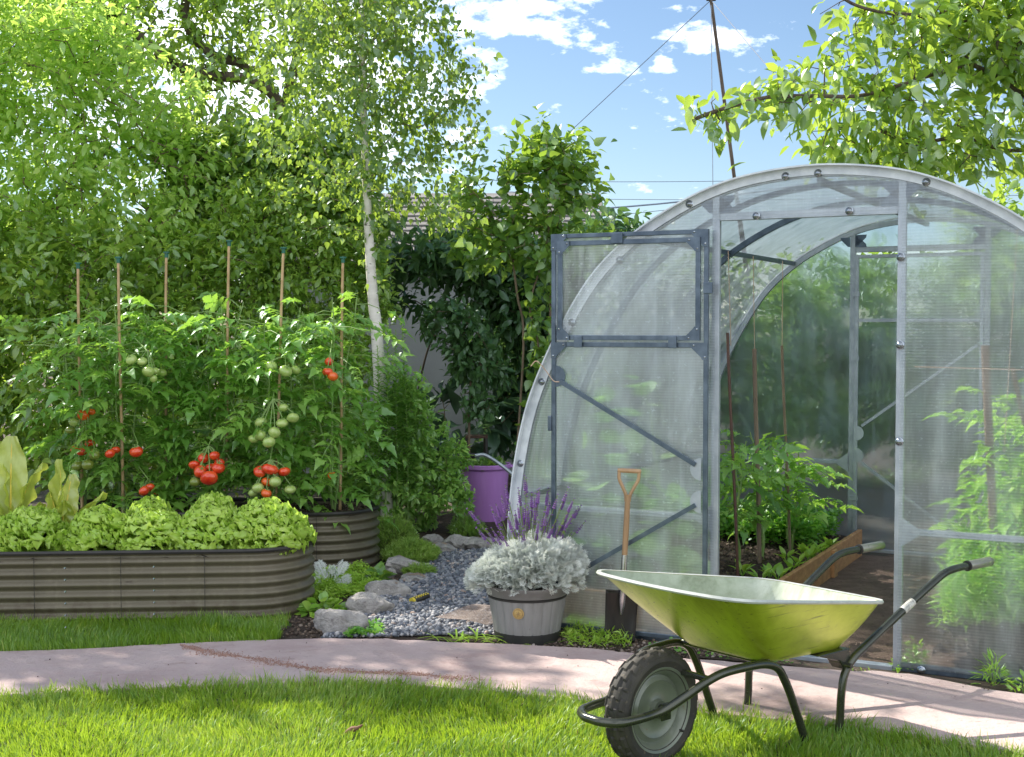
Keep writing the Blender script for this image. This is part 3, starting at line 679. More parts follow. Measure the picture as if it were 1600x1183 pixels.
for d in (.018, D_-.018):
    for s in (S1, S2): bar((s, d, .0), (s, d, arch_h(s)-.01), .026, .034, 'steelw', 'post', (1, 0, 0))
    bar((S1+.018, d, HL+.018), (S2-.018, d, HL+.018), .028, .034, 'steelw', 'lintel')
    bar((.02, d, HB), (S1-.018, d, HB), .022, .026); bar((S2+.018, d, HB), (W_-.02, d, HB), .022, .026)
    bar((.01, d, .018), (S1-.018, d, .018), .03, .034, 'steel'); bar((S2+.018, d, .018), (W_-.01, d, .018), .03, .034, 'steel')
bar((S1+.018, .02, .008), (S2-.018, .02, .008), .05, .02, 'steelw', 'sill')
bar((.0, .03, .012), (.0, D_-.03, .012), .03, .03, 'steel', 'ground_rail'); bar((W_, .03, .012), (W_, D_-.03, .012), .03, .03, 'steel', 'ground_rail')
def gus(p, dx, dz, L1=.07, th=.004, parent=gh, d0=None, mat='steel'):
    x, y, z = p; mb = MB(); mb.poly([(x, y, z), (x+dx*L1, y, z), (x+dx*L1*.95, y, z+dz*L1*.25), (x+dx*L1*.25, y, z+dz*L1*.95), (x, y, z+dz*L1)][::1], (0, th, 0)); return mb.build('gusset', M[mat], parent)
for d in (.003, D_-.042):
    for s, dx in ((S1+.016, 1), (S2-.016, -1)): gus((s, d, HL+.034), dx, 1)
    for s, dx in ((S1+.016, 1), (S2-.016, -1)): gus((s, d, arch_h(s)-.04), dx, -1)
    for s, dx in ((S1-.016, -1), (S2+.016, 1)): gus((s, d, arch_h(s)-.045), dx, -1, .06)
    for s, dx in ((S1-.016, -1), (S2+.016, 1)):
        x, z = s, HB; MB().poly([(x, d, z-.06), (x+dx*.07, d, z-.012), (x+dx*.07, d, z+.012), (x, d, z+.06)], (0, .004, 0)).build('gusset', M['steelw'], gh)
def bolt(p, r=.014, ax=(0, -1, 0), parent=gh, name='bolt', mat='bolt'):
    M4 = Matrix.Translation(Vector(p)) @ Vector(ax).to_track_quat('Z', 'Y').to_matrix().to_4x4()
    mb = MB(); mb.lathe([(r*1.25, 0), (r*1.25, .002), (r, .004), (r*.85, .009), (r*.45, .0125), (1e-5, .0135)], 16, M4); return mb.build(name, M[mat], parent, True)
blt = bolt((0, 0, 0))
def put_bolt(p, src=blt, parent=gh):
    o = src.copy(); C.objects.link(o); o.parent = parent; o.location = p
for p in [(.894, 1.985), (1.327, 2.085), (1.467, 2.09), (1.911, 2.03), (1.6, 1.925), (1.2, 1.92), (1.812, 1.727), (1.814, 1.364), (1.816, .963), (1.915, .018), (2.6, .018), (2.35, 1.80), (.052, .787), (.165, 1.18), (.32, 1.46), (.56, 1.745)]:
    put_bolt((p[0], -.006, p[1]))
blt.location = (.03, -.006, .45)
# back door, closed, with diagonal braces and half-round plates
def door_frame(x0, x1, z0, z1, y, wd=.022, mb=None, dp=.02):
    mb = mb or MB()
    mb.box(x0, x0+wd, y, y+dp, z0, z1); mb.box(x1-wd, x1, y, y+dp, z0, z1); mb.box(x0+wd, x1-wd, y+.0015, y+dp-.0015, z0, z0+wd); mb.box(x0+wd, x1-wd, y+.0015, y+dp-.0015, z1-wd, z1); return mb
def half_disc(x, z, y, r, dx, parent, mat='steelw'):
    mb = MB(); pts = [(x, y, z-r), (x+dx*.004, y, z-r)]+[(x+dx*r*math.sin(t), y, z-r*math.cos(t)) for t in np.linspace(.15, math.pi-.15, 12)]+[(x, y, z+r)]
    mb.poly(pts, (0, .004, 0)); return mb.build('brace_plate', M[mat], parent)
bd = door_frame(0, .764, 0, 1.86, 0).build('back_door', M['steelw'], gh, loc=(S1+.018, D_-.045, .03), bevel=.002)
mb = MB(); mb.add([(.02, .01, .02), (.744, .01, .02), (.744, .01, 1.84), (.02, .01, 1.84)], [(0, 1, 2, 3)]); mb.build('door_panel', M['polyback'], bd)
half_disc(.02, .745, -.006, .045, 1, bd); half_disc(.02, .605, -.006, .045, 1, bd)
for z0, z1 in ((.79, 1.30), (.56, .06)): MB().beam((.05, .0, z0), (.73, .0, z1), .012, .018, (0, 0, 1)).build('door_brace', M['steelw'], bd)
for z in (.32, 1.2, 1.6): MB().box(-.02, .03, -.006, .0, z, z+.03).build('hinge', M['steelw'], bd)
MB().box(.022, .742, .0, .02, 1.44, 1.462).build('door_rail', M['steelw'], bd)
# front door, swung open flat against the front, hinged on the left post
da = math.pi+R(1.2)      # local direction of the leaf, turned a little off the wall
fd_w, z0, zt, zm = .755, .035, 1.868, 1.375
fd = door_frame(0, fd_w, 0, zt-z0, 0, .020).build('front_door', M['steel'], gh, loc=(S1-.016, -.032, z0), bevel=.002)
fd.rotation_euler = (0, 0, da)
# local x runs from hinge to free edge, local y+ faces the viewer after the turn
mb = MB(); mb.add([(.02, .01, .02), (fd_w-.02, .01, .02), (fd_w-.02, .01, zt-z0-.02), (.02, .01, zt-z0-.02)], [(0, 1, 2, 3)]); mb.build('door_panel', M['poly'], fd)
zz = zm-z0
MB().box(.024, fd_w-.024, .0015, .02, zz-.028, zz-.006).build('door_rail', M['steel'], fd, bevel=.002)
sf = door_frame(.034, fd_w-.034, zz+.004, zt-z0-.034, .012, .022, dp=.016).build('hatch_frame', M['steel'], fd, bevel=.002)
def gusd(x, z, dx, dz, y, L1=.075):
    mb = MB(); w_ = .024; mb.poly([(x, y, z), (x+dx*L1, y, z), (x+dx*L1, y, z+dz*w_*.9), (x+dx*w_*1.25, y, z+dz*L1*.85), (x+dx*w_, y, z+dz*L1), (x, y, z+dz*L1)], (0, .004, 0)); mb.build('corner_plate', M['steel'], fd)
    for bx, bz in ((x+dx*.012, z+dz*(L1-.012)), (x+dx*(L1-.012), z+dz*.011)):
        M4 = Matrix.Translation((bx, y+.004, bz)) @ Vector((0, 1, 0)).to_track_quat('Z', 'Y').to_matrix().to_4x4()
        MB().lathe([(.0055, 0), (.005, .002), (.003, .0035), (1e-5, .004)], 10, M4).build('rivet', M['bolt'], fd, True)
y1 = .0215; H_ = zt-z0
for x, dx in ((.0, 1), (fd_w, -1)):
    gusd(x, H_, dx, -1, y1); gusd(x, zz-.006, dx, -1, y1)
for x, dx in ((.034, 1), (fd_w-.034, -1)):
    gusd(x, H_-.034, dx, -1, y1+.0085, .062); gusd(x, zz+.004, dx, 1, y1+.0085, .062)
for x in (.14, fd_w-.16):
    MB().box(x, x+.04, .026, .034, zz-.03, zz+.022).build('hinge', M['steel'], fd, bevel=.002)
MB().box(fd_w*.5+.02, fd_w*.5+.075, .026, .036, H_-.052, H_-.006).build('catch', M['steel'], fd, bevel=.002)
MB().box(fd_w-.004, fd_w+.014, .004, .03, .92, .99).build('catch', M['steel'], fd, bevel=.003)
for z in (1.55, .25): MB().box(-.022, .02, .02, .028, z, z+.05).build('hinge', M['steel'], fd, bevel=.002)
half_disc(fd_w-.024, 1.175, y1, .05, -1, fd, 'steel'); half_disc(.026, .775, y1, .05, 1, fd, 'steelw'); half_disc(.026, .630, y1, .05, 1, fd, 'steelw')
MB().beam((fd_w-.045, .03, 1.155), (.05, .03, .795), .012, .02).build('door_brace', M['steel'], fd)
MB().beam((.05, .03, .615), (fd_w-.03, .03, .20), .012, .02).build('door_brace', M['steel'], fd)
tw = MB().tube(catmull([(fd_w+.10, .03, 1.22), (fd_w+.06, .05, 1.245), (fd_w+.02, .035, 1.20), (fd_w-.02, .04, 1.155), (fd_w-.05, .04, 1.15)], 5), .0022, 6).build('tie_string', M['rope'], fd, True)

# ------------------------------------------------------------------ inside the greenhouse
def prism_local(s0, s1, d0, d1, h0, h1, M4=None):
    P = [GW(s, d, h) for h in (h0, h1) for d in (d0, d1) for s in (s0, s1)]
    mb = MB(); mb.add(P, [(0, 2, 3, 1), (4, 5, 7, 6), (0, 1, 5, 4), (2, 6, 7, 3), (0, 4, 6, 2), (1, 3, 7, 5)]); return mb
fl = [GW(.05, .04), GW(W_-.05, .04), GW(W_-.05, D_-.04), GW(.05, D_-.04)]
sheet('earth_floor', [tuple(p[:2]) for p in fl], .010, M['soil2'])
def soil_mesh(s0, s1, d0, d1, h, parent, amp=.014, off=(0, 0, 0)):
    nx, ny = 40, 90; s = np.linspace(s0, s1, nx); d = np.linspace(d0, d1, ny); V = []
    for b in d:
        for a in s: V.append(GW(a, b, h+amp*rng.normal()*.55+amp*math.sin(a*19+b*7)*math.cos(b*13)))
    V = np.array(V)-np.array(off); b = np.arange(nx-1)[None]+np.arange(ny-1)[:, None]*nx; b = b.ravel()[:, None]
    return mesh_np('soil', V, [b+np.array([[0, 1, nx+1, nx]])], M['soil'], parent, None, True)
def wood_bed(name, label, s0, s1, bs, sg):
    o = GW(bs, 1.4); root = tag(empty(name, tuple(o)), label, 'garden bed'); X = tuple(-o)
    prism_local(bs, bs+.028, .25, D_-.06, .0, .172).build('side_board', M['board'], root, loc=X, bevel=.003)
    prism_local(bs+.029*sg, bs+.029*sg+.02, 1.85, 1.93, .0, .165).build('stake', M['board'], root, loc=X, bevel=.002)
    prism_local(bs+.029*sg, bs+.029*sg+.02, .5, .57, .0, .160).build('stake', M['board'], root, loc=X, bevel=.002)
    prism_local(min(s0, s1), max(s0, s1), .225, .248, .0, .16).build('end_board', M['board'], root, loc=X, bevel=.003)
    soil_mesh(s0, s1, .27, D_-.07, .125, root, off=o); return root
wood_bed('wooden_bed', 'orange timber edged soil bed on left side of the greenhouse', .06, 1.066, 1.069, 1)
so_ = soil_mesh(1.95, W_-.06, .04, D_-.07, .09, None, .02); so_.name = 'planting_soil'; tag(so_, kind='structure')
P1 = np.array([GW(a, b, .128) for a, b in zip(rnd(2600, .08, 1.05), rnd(2600, .3, 2.6))])
tag(pebbles('greenhouse_crumbs', P1, .004, .013, M['crumb']), 'crumbled dark soil in the left greenhouse bed', 'soil', kind='stuff')

# compound tomato leaf: lobed leaflets on an arching rib
def tomato_leaf_tpl(seed, droop=.5, nl=7):
    r = np.random.default_rng(seed); Vs = []; Fs = []; n = 0
    def leaflet(base, ang, ln, tilt):
        nonlocal n
        prof = [(0, .04), (.12, .24), (.2, .20), (.34, .38), (.42, .28), (.56, .32), (.66, .20), (.8, .15), (1, 0)]
        ca, sa = math.cos(ang), math.sin(ang); pts = []
        for y, wd in prof:
            z = -tilt*y*y*ln*.8; wl = wd*ln*r.uniform(.85, 1.15); wr = wd*ln*r.uniform(.85, 1.15)
            for x in (-wl*.85, 0, wr*.85): pts.append((base[0]+ca*x+sa*y*ln, base[1]-sa*x+ca*y*ln, base[2]+z+abs(x)*.35-.03*ln*math.sin(y*14)))
        Vs.extend(pts)
        for i in range(len(prof)-1):
            a = n+i*3; Fs.append((a, a+1, a+4, a+3)); Fs.append((a+1, a+2, a+5, a+4))
        n += len(pts)
    rib = lambda t: (0.03*math.sin(t*5+seed), t*math.cos(droop*t*.7), -droop*t*t*.6)
    for k in range(nl//2):
        t = .28+.52*k/(nl//2-1)
        for sgn in (-1, 1): leaflet(rib(t+.02*sgn), sgn*r.uniform(.9, 1.25), r.uniform(.26, .36)*(1.1-.2*t), r.uniform(.4, .9))
        if k < nl//2-1:
            for sgn in (-1, 1): leaflet(rib(t+.12), sgn*r.uniform(1., 1.4), r.uniform(.10, .14), .4)
    leaflet(rib(.86), r.uniform(-.2, .2), .40, .8)
    # rib
    prev = None
    for t in np.linspace(0, .9, 6):
        p = rib(t); wd = .013*(1.2-t); Vs.extend([(p[0]-wd, p[1], p[2]), (p[0]+wd, p[1], p[2])])
        if prev is not None: Fs.append((prev, prev+1, n+1, n))
        prev = n; n += 2
    return np.array(Vs), np.array(Fs)
TOMT = [tomato_leaf_tpl(s, d) for s, d in ((1, .7), (2, 1.0), (3, .5), (4, 1.3), (5, .9))]
def tomato_plant(name, label, base, top, nst, nleaf, size, rad, group=None, fruits=(), side=None, low=0.12, cone=0., lean=None, stemr=.009, tmat='tomato'):
    base = np.array(base, float); root = tag(empty(name, tuple(base)), label, 'tomato plant', group); H_ = top-base[2]
    lb = LB(); st_ = MB(); pos = []; fw = []
    for k in range(nst):
        a = 2*math.pi*k/max(1, nst)+rng.uniform(0, 2); off = (rad*.35 if nst > 1 else 0.)
        pts = [np.array([0, 0, -.02])]; hh = H_*rng.uniform(.86, 1.)
        for i in range(1, 7): pts.append(np.array([math.cos(a)*off*i/6+rng.normal()*.012+(lean[0]*i/6 if lean else 0), math.sin(a)*off*i/6+rng.normal()*.012+(lean[1]*i/6 if lean else 0), hh*i/6]))
        P = catmull(pts, 5); st_.tube(P, np.linspace(stemr, .003, len(P)), 7)
        nl = nleaf//nst
        for i in range(nl):
            t = low+(1-low)*(i+rng.random())/nl; q = P[int(t*(len(P)-1))]; az = i*2.399+rng.normal()*.4
            d = np.array([math.cos(az), math.sin(az), rng.uniform(-.15, .55)*(1 if t > .5 else .6)]); m_ = rng.random()*rad*.55*(1-cone*t)
            if m_ > .03:
                q2 = q+d*m_+np.array([0, 0, -m_*.1]); st_.tube([q, (q+q2)/2+np.array([0, 0, .015]), q2], [.0035, .003, .0022], 5); q = q2
            pos.append(q); fw.append(d)
    pos = np.array(pos); fw = unit(np.array(fw)); K = rng.integers(0, len(TOMT), len(pos))
    for k in range(len(TOMT)):
        m = K == k; n = m.sum()
        if n: lb.put(TOMT[k], pos[m], fw[m], rng.normal(size=(n, 3))*.3+np.array([0, 0, 1.]), size*rng.uniform(.7, 1.2, n), rng.random(n))
    st_.build('stem', M['stem'], root, True); lb.build('foliage', L[tmat], root)
    if fruits:                                      # trusses: each fruit hangs from the shared stalk of its bunch
        FP = np.array([f_[0] for f_ in fruits])-base; left = list(range(len(FP)))
        while left:
            grp_ = [left.pop(0)]; k_ = 0
            while k_ < len(grp_):
                near_ = [j for j in left if np.linalg.norm(FP[j]-FP[grp_[k_]]) < .14]; grp_ += near_; left = [j for j in left if j not in near_]; k_ += 1
            nb = FP[grp_]; hub = nb.mean(0); hub[2] = nb[:, 2].max()+.05; hub[1] += .03; tb = MB()
            for q_ in nb: tb.tube([q_+np.array([0, .008, .028]), (q_+hub)/2+np.array([0, .01, .02]), hub], [.0028, .003, .0036], 6)
            tb.tube([hub, hub+np.array([(-hub[0])*.5, .16, .07])], [.0036, .004], 6); tb.build('truss', M['stem'], root, True)
    for (p, r, mt) in fruits:
        tomato_fruit(np.array(p)-base, r, mt, root)
    return root
FR = {}
FRN = {'redtom': 'ripe red tomato', 'greentom': 'pale green tomato', 'orangetom': 'orange tomato', 'darkgreen_tom': 'dark green unripe tomato'}
def tomato_fruit(p, r, mt, root):
    if mt not in FR:
        mb = MB(); prof = []
        for i in range(13):
            t = math.pi*i/12; prof.append((math.sin(t)*(1-.0*t)+1e-5, -math.cos(t)*.84-(.13*math.exp(-((math.pi-t)/.35)**2))))
        mb.lathe(prof, 20, mod=lambda i, j, a: .028*math.cos(a*5)*math.sin(math.pi*i/12))
        FR[mt] = [mb.build('tomato', M[mt], None, True).data]; bpy.data.objects.remove([o for o in bpy.data.objects if o.data == FR[mt][0]][0])
        if 'cal' not in FR:
            mb = MB()
            for k in range(5):
                a = k*2*math.pi/5; ca, sa = math.cos(a), math.sin(a)
                mb.add([(-sa*.09, ca*.09, .74), (sa*.09, -ca*.09, .74), (ca*.35, sa*.35, .83), (ca*.62, sa*.62, .72)], [(0, 1, 2), (0, 2, 3), (2, 1, 3)])
            mb.tube([(0, 0, .7), (.03, 0, .95), (.12, 0, 1.25)], .07, 6)
            c = mb.build('calyx', M['stem']); FR['cal'] = c.data; bpy.data.objects.remove(c)
    o = bpy.data.objects.new('tomato', FR[mt][0]); C.objects.link(o); o.parent = root; o.location = tuple(p); o.scale = (r*rng.uniform(.9, 1.1), r*rng.uniform(.9, 1.1), r*rng.uniform(.84, 1.04))
    o.rotation_euler = (rng.normal()*.3, rng.normal()*.3, rng.uniform(0, 6)); o['label'] = FRN[mt]
    c = bpy.data.objects.new('calyx', FR['cal']); C.objects.link(c); c.parent = o
def inside(px, py, h=.125): return G(px, py, h)
def stake(name, label, base, top, r, mat, group=None, cat='stake', cap=False):
    base, top = np.array(base, float), np.array(top, float); root_b = tuple(base)
    mb = MB(); n = 14; P = [base*(1-t)+top*t-base+np.array([math.sin(t*6), math.cos(t*5), 0])*.002 for t in np.linspace(0, 1, n)]
    rr = np.full(n, r)
    if cap:
        P2 = []; r2 = []
        for i in range(n-1):
            for f, k in ((0, 1.), (.44, .96), (.48, 1.16), (.52, .98)):
                P2.append(P[i]*(1-f)+P[i+1]*f); r2.append(r*k*(1-.15*i/n))
        P, rr = P2+[P[-1]], r2+[r*.85]
    mb.tube(P, rr, 9); o = mb.build(name, M[mat], None, True, root_b)
    tag(o, label, cat, group)
    if cap:
        t = top-base; MB().lathe([(r*1.15, -.03), (r*1.25, -.004), (r*2.1, -.002), (r*2.1, .006), (1e-5, .008)], 14, Matrix.Translation(Vector(t))).build('cap', M['cap'], o, True)
    return o
gp = 'tomato stakes inside the greenhouse'
inT = [(inside(1152, 893), 686, 'leafy tomato plant nearest the left door post in the greenhouse'), (inside(1190, 872), 672, 'middle tomato plant of the greenhouse bed, beside the thick brown stake'), (inside(1236, 860), 680, 'right tomato plant of the greenhouse bed beside the thin grey stake')]
for b, ty, lab in inT:
    tz = A(1150, ty, b[1])[2]; tomato_plant('tomato_plant', lab, b+np.array([0, 0, 0]), tz, 2, 26, .24, .16, 'tomato plants in the greenhouse', low=.42, stemr=.010)
stake('wooden_stake', 'rusty ribbed iron rod among greenhouse tomatoes nearest the door post', inside(1153, 905), A(1137, 520, inside(1153, 905)[1]), .008, 'redpaint', gp)
stake('wooden_stake', 'thick brown wooden stake in the middle of greenhouse tomatoes', inside(1187, 880), A(1179, 545, inside(1187, 880)[1]), .0125, 'wood', gp)
stake('wooden_stake', 'thin grey stake at the right of the greenhouse tomatoes', inside(1235, 870), A(1222, 540, inside(1235, 870)[1]), .008, 'twig', gp)
for i, (xt, yt, xb, yb, Y, lab) in enumerate([(1138, 392, 1142, 540, inside(1153, 905)[1], 'string above the rusty rod'), (1177, 400, 1179, 545, inside(1187, 880)[1], 'string above the thick brown stake'), (1223, 408, 1222, 540, inside(1235, 870)[1], 'string above the thin grey stake')]):
    a, b = A(xt, yt, Y), A(xb, yb, Y); o = MB().tube([(a-b)*t for t in (0, .5, 1)], .002, 5).build('string', M['rope'], None, False, tuple(b)); tag(o, 'thin twine '+lab+', hung from the roof rail', 'string', 'strings hanging inside the greenhouse')
# seedlings along the board
gs_ = 'beet seedlings in the greenhouse bed'
bs_ = [(1160, 893), (1188, 905), (1203, 898), (1216, 903), (1236, 888), (1247, 880), (1262, 872), (1270, 866), (1284, 862), (1296, 852), (1228, 872), (1255, 862)]
ords = ['first', 'second', 'third', 'fourth', 'fifth', 'sixth', 'seventh', 'eighth', 'ninth', 'tenth', 'eleventh', 'twelfth']
for i, (px, py) in enumerate(bs_):
    b = inside(px, py+8, .125); lb = LB(); k = 7; az = rnd(k, 0, 6.28); f = np.column_stack([np.cos(az)*.5, np.sin(az)*.5, rnd(k, .7, 1.3)])
    p0 = unit(f)*.035; lb.put(T_OV, p0, f+np.array([0, 0, -.3]), np.column_stack([-np.cos(az), -np.sin(az), np.full(k, .6)]), rnd(k, .045, .085), rnd(k, .3, 1))
    lb.put(T_NEEDLE, np.zeros((k, 3)), f, rdir(k), np.full(k, .05), np.full(k, .2))
    o = lb.build('seedling', L['beet'], None, False, tuple(b))
    tag(o, 'light green beet seedling, %s from the front along the orange board' % ords[i], 'seedling', gs_)
def mound(n, sampler, tpl, size, leaf, name, label, cat, up=.6, tint=(0, 1), stems=True):
    P = sampler(n); n = len(P); f = rdir(n); f[:, 2] = np.abs(f[:, 2])*up-.1; lb = LB(); lb.put(tpl, P, f, rng.normal(size=(n, 3))*.4+np.array([0, 0, 1.]), size*rng.uniform(.6, 1.3, n), rng.uniform(*tint, n))
    o = lb.build(name, L[leaf]); return tag(o, label, cat, kind='stuff')
def par_s(n):
    s, d = rnd(n, .10, .98), rnd(n, 1.95, 2.62); m = d > 2.0+.35*np.sin(s*6)*.3; s, d = s[m], d[m]
    hmx = .17+.05*np.sin(s*17)*np.cos(d*13); return np.array([GW(a, b, .13+h) for a, b, h in zip(s, d, hmx*rng.random(len(s))**.5)])
mound(7000, par_s, T_ROUND, .028, 'parsley', 'parsley', 'dense low parsley at the far end of the left greenhouse bed', 'parsley')
def dill_s(n):
    s, d = rnd(n, 1.95, 2.84), rnd(n, .10, 2.2); hm = .36+.09*np.sin(s*9)*np.cos(d*5); h = hm*(.25+.75*rng.random(n)); return np.array([GW(a, b, .10+q) for a, b, q in zip(s, d, h)])
mound(30000, dill_s, T_NARROW, .06, 'dill', 'dill', 'feathery bright green dill behind the right front panel', 'dill', up=1.2, tint=(.2, 1))
rt = [(2.20, .62, 1.24, 'leafy tomato plant beside the tall wooden stake behind the right panel'), (2.56, .60, 1.2, 'tomato plant near the right wall behind the right panel'), (2.35, 1.4, 1.25, 'rear tomato plant behind the right panel, seen blurred')]
for s, d, h, lab in rt: tomato_plant('tomato_plant', lab, GW(s, d, .12), h, 3, 60, .25, .20, 'tomato plants in the greenhouse', low=.2, tmat='dill')
b = GW(2.16, .42, .12); stake('wooden_stake', 'tall pale wooden stake behind the right front panel', b, A(1540, 540, b[1]), .018, 'wood', gp)
b = GW(2.42, .7, .12); stake('wooden_stake', 'shorter brown stake behind the right panel near the frame edge', b, A(1583, 575, b[1]), .010, 'wood', gp)
for k, (s, d, hb_, sl, lab) in enumerate([(2.22, .4, .9, .04, 'left of three hanging behind the right front panel'), (2.36, .4, .9, .05, 'middle one of three hanging behind the right front panel'), (2.46, .4, .85, .03, 'right of three hanging behind the right front panel')]):
    a = GW(s, d, arch_h(s)-.04); b = GW(s-sl, d, hb_); o = MB().tube([(a-b)*t for t in (0, .5, 1)], .002, 5).build('string', M['rope'], None, False, tuple(b)); tag(o, 'pale twine, '+lab, 'string', 'strings hanging inside the greenhouse')
a, b = GW(S2+.03, .16, 1.27), GW(W_-.11, .16, 1.27); o = MB().tube([np.zeros(3), (b-a)/2+np.array([0, 0, -.008]), b-a], .0025, 5).build('horizontal_cord', M['rope'], None, False, tuple(a)); tag(o, 'pinkish cord stretched level behind the right front panel', 'cord')
# cucumber plants behind the left panel
for s, d, hh, lab in [(.22, .45, .95, 'large leaved cucumber plant behind the left front panel by the arch'), (.55, .55, 1.05, 'cucumber plant climbing behind the open door panel'), (.74, .42, .62, 'low cucumber plant behind the door near the hinge post')]:
    b = GW(s, d, .12); root = tag(empty('cucumber_plant', tuple(b)), lab, 'cucumber plant', 'cucumber plants in the greenhouse'); pts = [np.array([0, 0, 0])]
    for i in range(6): pts.append(pts[-1]+np.array([rng.normal()*.04, rng.normal()*.04, hh/6]))
    P = catmull(pts, 4); MB().tube(P, .006, 6).build('stem', M['stem'], root, True); lb = LB(); k = 24; q = P[rng.integers(2, len(P), k)]; f = rdir(k); f[:, 2] = np.abs(f[:, 2])*.3
    lb.put(T_ROUND, q+f*.05, f, rng.normal(size=(k, 3))*.5+np.array([0, -.4, 1.]), rnd(k, .09, .16), rng.random(k)); lb.build('foliage', L['cuke'], root)

# ------------------------------------------------------------------ wheelbarrow
wb = tag(empty('wheelbarrow', (.4567, 4.177, .004), .7051), 'steel wheelbarrow with grass reflection coloured into its tray, standing on the lawn with its wheel to the left', 'wheelbarrow')
def rrect(x0, x1, w0, w1, r, hf, k=7, bow=.0):
    """rounded quadrilateral loop: front x0 (half width w0) to rear x1 (half width w1)"""
    cs = [(x0, w0, 180, 90), (x1, w1, 90, 0), (x1, -w1, 0, -90), (x0, -w0, -90, -180)]; out = []
    for (x, y, a0, a1) in cs:
        cx = x+(r if x == x0 else -r); cy = y-math.copysign(r, y)
        for i in range(k):
            a = R(a0+(a1-a0)*i/(k-1)); out.append((cx+r*math.cos(a), cy+r*math.sin(a)))
    P = []; m = len(out)
    for i in range(m):
        p, q = np.array(out[i]), np.array(out[(i+1) % m]); L_ = np.linalg.norm(q-p); n = 10 if L_ > .12 else 1
        for j in range(n):
            v = p+(q-p)*j/n; P.append(v)
    P = np.array(P); 
    return np.array([(x-bow*max(0, 1-((x-x0)/.2)) * (1-(y/w0)**2) if x < x0+.2 else x, y, hf(x)) for x, y in P])
topL = rrect(.035, .935, .325, .275, .085, lambda x: .600-.155*x, bow=.03)
botL = rrect(.33, .815, .20, .19, .085, lambda x: .342-.05*x, bow=.0)
def loft(levels, close_bottom=True):
    mb = MB(); n = len(levels[0]); V = np.concatenate(levels); Fs = []
    for i in range(len(levels)-1):
        Fs += [(i*n+j, i*n+(j+1) % n, (i+1)*n+(j+1) % n, (i+1)*n+j) for j in range(n)]
    if close_bottom: Fs.append(tuple((len(levels)-1)*n+j for j in range(n)))
    mb.add(V, Fs); return mb
def lev(t, off=0.):
    P = topL*(1-t)+botL*t; c = P.mean(0); c[2] = 0; d = P-c; d[:, 2] = 0
    bulge = math.sin(math.pi*t)*.010; return P+unit(d)*(bulge+off)
out_l = [lev(t) for t in (0, .08, .2, .4, .6, .8, .93)]
b1 = botL.copy(); c = b1.mean(0); b2 = (b1-c)*.965+c; b2[:, 2] = b1[:, 2]-.006; b1 = lev(.985)
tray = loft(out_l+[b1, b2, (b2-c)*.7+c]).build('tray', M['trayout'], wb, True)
in_l = [lev(t, -.003) for t in (0.002, .08, .2, .4, .6, .8, .93)]; i2 = b2.copy(); i2[:, 2] += .005
loft(in_l+[i2*np.array([1, .98, 1]), ((i2-c)*.7+c)]).build('tray_lining', M['trayin'], tray, True)
def ringpath(off, dz): c = topL.mean(0); d = topL-c; d[:, 2] = 0; return topL+unit(d)*off+np.array([0, 0, dz])
mb = MB(); r0, r1, r2 = ringpath(-.003, .001), ringpath(.010, .0035), ringpath(.014, -.004); n = len(r0)
V = np.concatenate([r0, r1, r2, ringpath(.010, -.010)]); mb.add(V, [(i*n+j, i*n+(j+1) % n, (i+1)*n+(j+1) % n, (i+1)*n+j) for i in range(3) for j in range(n)])
mb.build('tray_rim', pm('tray_rim_metal', (.62, .64, .60), (.48, .50, .46), 14, .38, .3, .1, 80, spots=((.30, .22, .13), .70)), tray, True)
# dry clippings left in the tray
P1 = np.column_stack([rnd(420, .42, .72), rnd(420, -.10, .14), rnd(420, .305, .330)]); f = rdir(420); f[:, 2] = np.abs(f[:, 2])*1.1
m_, t_, p_ = newmat('dry_clippings'); p_.inputs['Base Color'].default_value = (.42, .33, .10, 1); p_.inputs['Roughness'].default_value = .8
a_ = wb.matrix_basis; lb = LB(); lb.put(T_NARROW, P1, f, rdir(420), rnd(420, .04, .09), 0); 
cl_ = lb.build('grass_clippings', m_); cl_.location = wb.location; cl_.rotation_euler = wb.rotation_euler; tag(cl_, 'small heap of dry grass clippings inside the wheelbarrow tray', 'clippings', kind='stuff')
tr = .0145
def mir(P, s): return [(x, y*s, z) for x, y, z in P]
frt = [(.552, -.205, -.002), (.53, -.205, .05), (.475, -.203, .17), (.435, -.201, .245), (.395, -.2, .295), (.33, -.197, .318), (.24, -.19, .322), (.15, -.18, .318), (.09, -.165, .30), (.02, -.14, .262), (-.05, -.115, .225), (-.10, -.103, .213), (-.17, -.10, .210), (-.235, -.085, .208), (-.268, -.04, .207), (-.272, .0, .207)]
loop = frt+[(x, -y, z) for x, y, z in frt[-2::-1]]
MB().tube(catmull(loop, 6), tr, 14).build('front_frame', M['tubeg'], wb, True)
